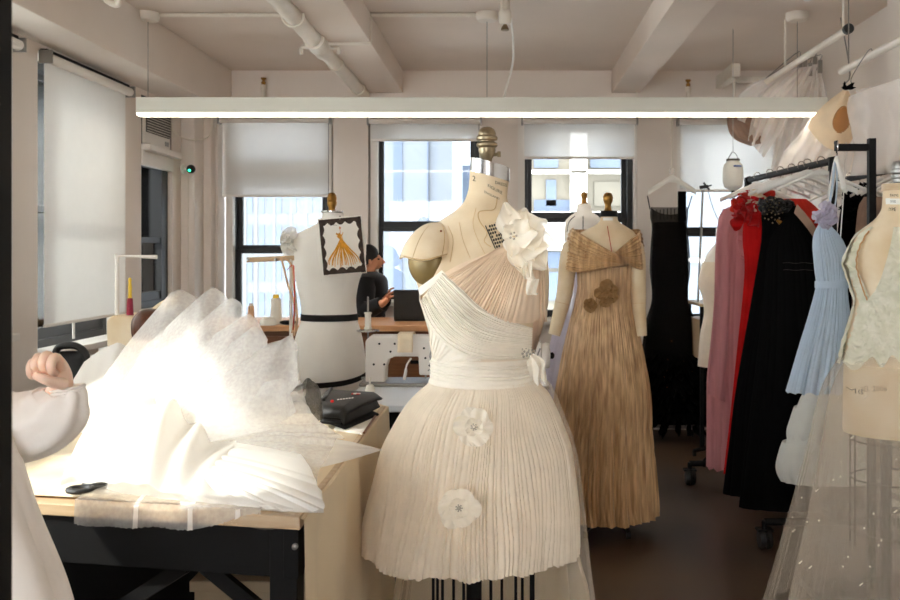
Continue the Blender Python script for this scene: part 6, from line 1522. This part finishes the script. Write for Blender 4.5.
Bn = [('pelvis', 'waist'), ('waist', 'chest'), ('chest', 'neck'), ('neck', 'head'), ('head', 'crown'), ('pelvis', 'hl'), ('hl', 'kl'), ('kl', 'al'), ('al', 'tl'), ('pelvis', 'hr'), ('hr', 'kr'), ('kr', 'ar'), ('ar', 'tr_'), ('chest', 's1'), ('s1', 'e1'), ('e1', 'w1'), ('chest', 's2'), ('s2', 'e2'), ('e2', 'w2')]
skin_body('body', J, Bn, M['skin']).build('body', M['skin'], ps)
m = MB(); 
m.grid(lambda u, v: Vector((hx, D - .005, hz)) + Vector((math.cos(2 * PI * u) * (.066 + .003 * math.sin(22 * PI * u)) * math.sin(PI * (.02 + .62 * v)) ** .7, math.sin(2 * PI * u) * .082 * math.sin(PI * (.02 + .62 * v)) ** .7, .058 * math.cos(PI * (.02 + .62 * v)) - .06 * max(0, v - .7))), 60, 20, cu=True); m.build('hair', M['hairb'], ps)
bt = Body.__new__(Body); bt.init([(.5, hx + .02, D + .04, .17, .14), (.7, hx + .02, D + .02, .145, .12), (.84, hx + .02, D, .165, .12), (.9, hx + .02, D, .13, .09), (.94, hx + .01, D, .06, .06)]); bt.D = D
m = MB(); bt.loft(m, .94, .5, 24, 40, world=True); m.build('shirt', M['muslin'], ps)
st = thing('stool', 'low stool under the seated person behind the tulle', 'stool', (hx + .02, D + .06, 0))
m = MB(); m.lathe((hx + .02, D + .08, .42), [(.15, -.03), (.17, -.02), (.17, 0), (.15, .01)], 24); m.build('seat', M['darkwood'], st)
for k in range(4):
    a = PI / 4 + k * PI / 2; m = MB(); m.tube([(hx + .02 + .1 * math.cos(a), D + .08 + .1 * math.sin(a), .4), (hx + .02 + .15 * math.cos(a), D + .08 + .15 * math.sin(a), 0)], .014, 8); m.build('leg', M['darkwood'], st)
# man in black behind the bench by the second window
D = 6.0
pm = thing('person', 'person with dark hair in a black sweater behind the laptop by the window', 'person', (XW(368, D), D, 0))
hc = P(372, 259, D)
Vh = lambda x, y, z: hc + Vector((x, y, z))
J = dict(pelvis=((hc.x - .05, D, .74), (.13, .1)), waist=((hc.x - .05, D, .88), (.12, .09)), chest=((hc.x - .04, D, 1.02), (.12, .1)), neck=(Vh(-.03, 0, -.11), .045), skull=(Vh(-.005, 0, 0), (.07, .075)), crown=(Vh(-.01, 0, .05), (.055, .06)), face=(Vh(.035, 0, -.03), (.035, .045)), chin=(Vh(.035, 0, -.075), (.022, .028)),
         hl=((hc.x - .06, D - .08, .70), .08), kl=((hc.x + .3, D - .0, .68), .06), al=((hc.x + .3, D - .0, .3), .045), tl=((hc.x + .42, D - .0, .26), .035), hr=((hc.x - .06, D + .08, .70), .08), kr=((hc.x + .3, D + .12, .68), .06), ar=((hc.x + .3, D + .12, .3), .045), tr_=((hc.x + .42, D + .12, .26), .035),
         s1=((hc.x - .03, D - .12, 1.09), .055), e1=((hc.x - .01, D - .22, .92), .045), w1=(P(384, 303, D - .3), .026), p1=(P(388, 298, D - .3), (.03, .018)),
         s2=((hc.x - .03, D + .12, 1.09), .055), e2=((hc.x + .02, D + .1, .92), .045), w2=(P(386, 300, D - .12), .026), p2=(P(390, 293, D - .14), (.03, .018)))
Bn = [('pelvis', 'waist'), ('waist', 'chest'), ('chest', 'neck'), ('neck', 'skull'), ('skull', 'crown'), ('skull', 'face'), ('face', 'chin'), ('pelvis', 'hl'), ('hl', 'kl'), ('kl', 'al'), ('al', 'tl'), ('pelvis', 'hr'), ('hr', 'kr'), ('kr', 'ar'), ('ar', 'tr_'), ('chest', 's1'), ('s1', 'e1'), ('e1', 'w1'), ('w1', 'p1'), ('chest', 's2'), ('s2', 'e2'), ('e2', 'w2'), ('w2', 'p2')]
mb = skin_body('body', J, Bn, M['skin2'])
mb.tube([Vh(.062, 0, .005), Vh(.082, 0, -.025), Vh(.064, 0, -.032)], [.008, .012, .008], 8)      # nose
mb.tube([Vh(.058, -.018, -.05), Vh(.064, 0, -.051), Vh(.058, .018, -.05)], .006, 6)
mb.ell(Vh(-.01, -.072, -.02), .018, .01, .028)
for k in range(4):
    for (b_, s_) in ((P(388, 298, D - .3), 1), (P(390, 293, D - .14), -1)):
        finger(mb, [b_ + Vector((.01, .012 * (k - 1.5), .0)), b_ + Vector((.035, .013 * (k - 1.5), .012)), b_ + Vector((.055 - .004 * abs(k - 1), .013 * (k - 1.5), .004)), b_ + Vector((.062, .012 * (k - 1.5), -.012))], .008)
for b_ in (P(388, 298, D - .3), P(390, 293, D - .14)): finger(mb, [b_ + Vector((-.005, -.02, .01)), b_ + Vector((.01, -.034, .028)), b_ + Vector((.028, -.034, .034))], .008)
mb.build('body', M['skin2'], pm)
m = MB()
for s_ in (-1,):
    m.ell(Vh(.052, -.045, .0), .009, .008, .006, 8, 6)
m.build('eye', M['ink'], pm)
m = MB(); m.grid(lambda u, v: Vh(-.036, 0, .02) + Vector((math.cos(2 * PI * u) * .082 * math.sin(PI * (.02 + .5 * v)) ** .8, math.sin(2 * PI * u) * .086 * math.sin(PI * (.02 + .5 * v)) ** .8, .078 * math.cos(PI * (.02 + .5 * v)) - .062 * v * v * (1 - math.cos(2 * PI * u)) + .004 * math.sin(30 * u))), 40, 16, cu=True); m.build('hair', M['hairk'], pm)
bt = Body.__new__(Body); bt.init([(.70, hc.x - .05, D, .155, .15), (.9, hc.x - .05, D, .14, .14), (1.03, hc.x - .04, D, .15, .18), (1.10, hc.x - .035, D, .14, .19), (1.13, hc.x - .033, D, .12, .16), (1.16, hc.x - .03, D, .06, .07)]); bt.D = D
m = MB(); bt.loft(m, 1.16, .70, 30, 40, world=True)
for a, b, c in (('s1', 'e1', 'w1'), ('s2', 'e2', 'w2')):
    m.tube(path([J[a][0], J[b][0], Vector(J[b][0]).lerp(Vector(J[c][0]), .85)], 20), [.082 - .036 * i / 19 for i in range(20)], 14)
m.build('sweater', M['knit'], pm)
st = thing('stool', 'high stool under the person in black', 'stool', (hc.x - .05, D, 0))
m = MB(); m.lathe((hc.x - .05, D, .6), [(.16, -.03), (.18, -.02), (.18, 0), (.16, .01)], 24); m.build('seat', M['darkwood'], st)
for k in range(4):
    a = PI / 4 + k * PI / 2; m = MB(); m.tube([(hc.x - .05 + .1 * math.cos(a), D + .1 * math.sin(a), .58), (hc.x - .05 + .17 * math.cos(a), D + .17 * math.sin(a), 0)], .014, 8); m.build('leg', M['darkwood'], st)
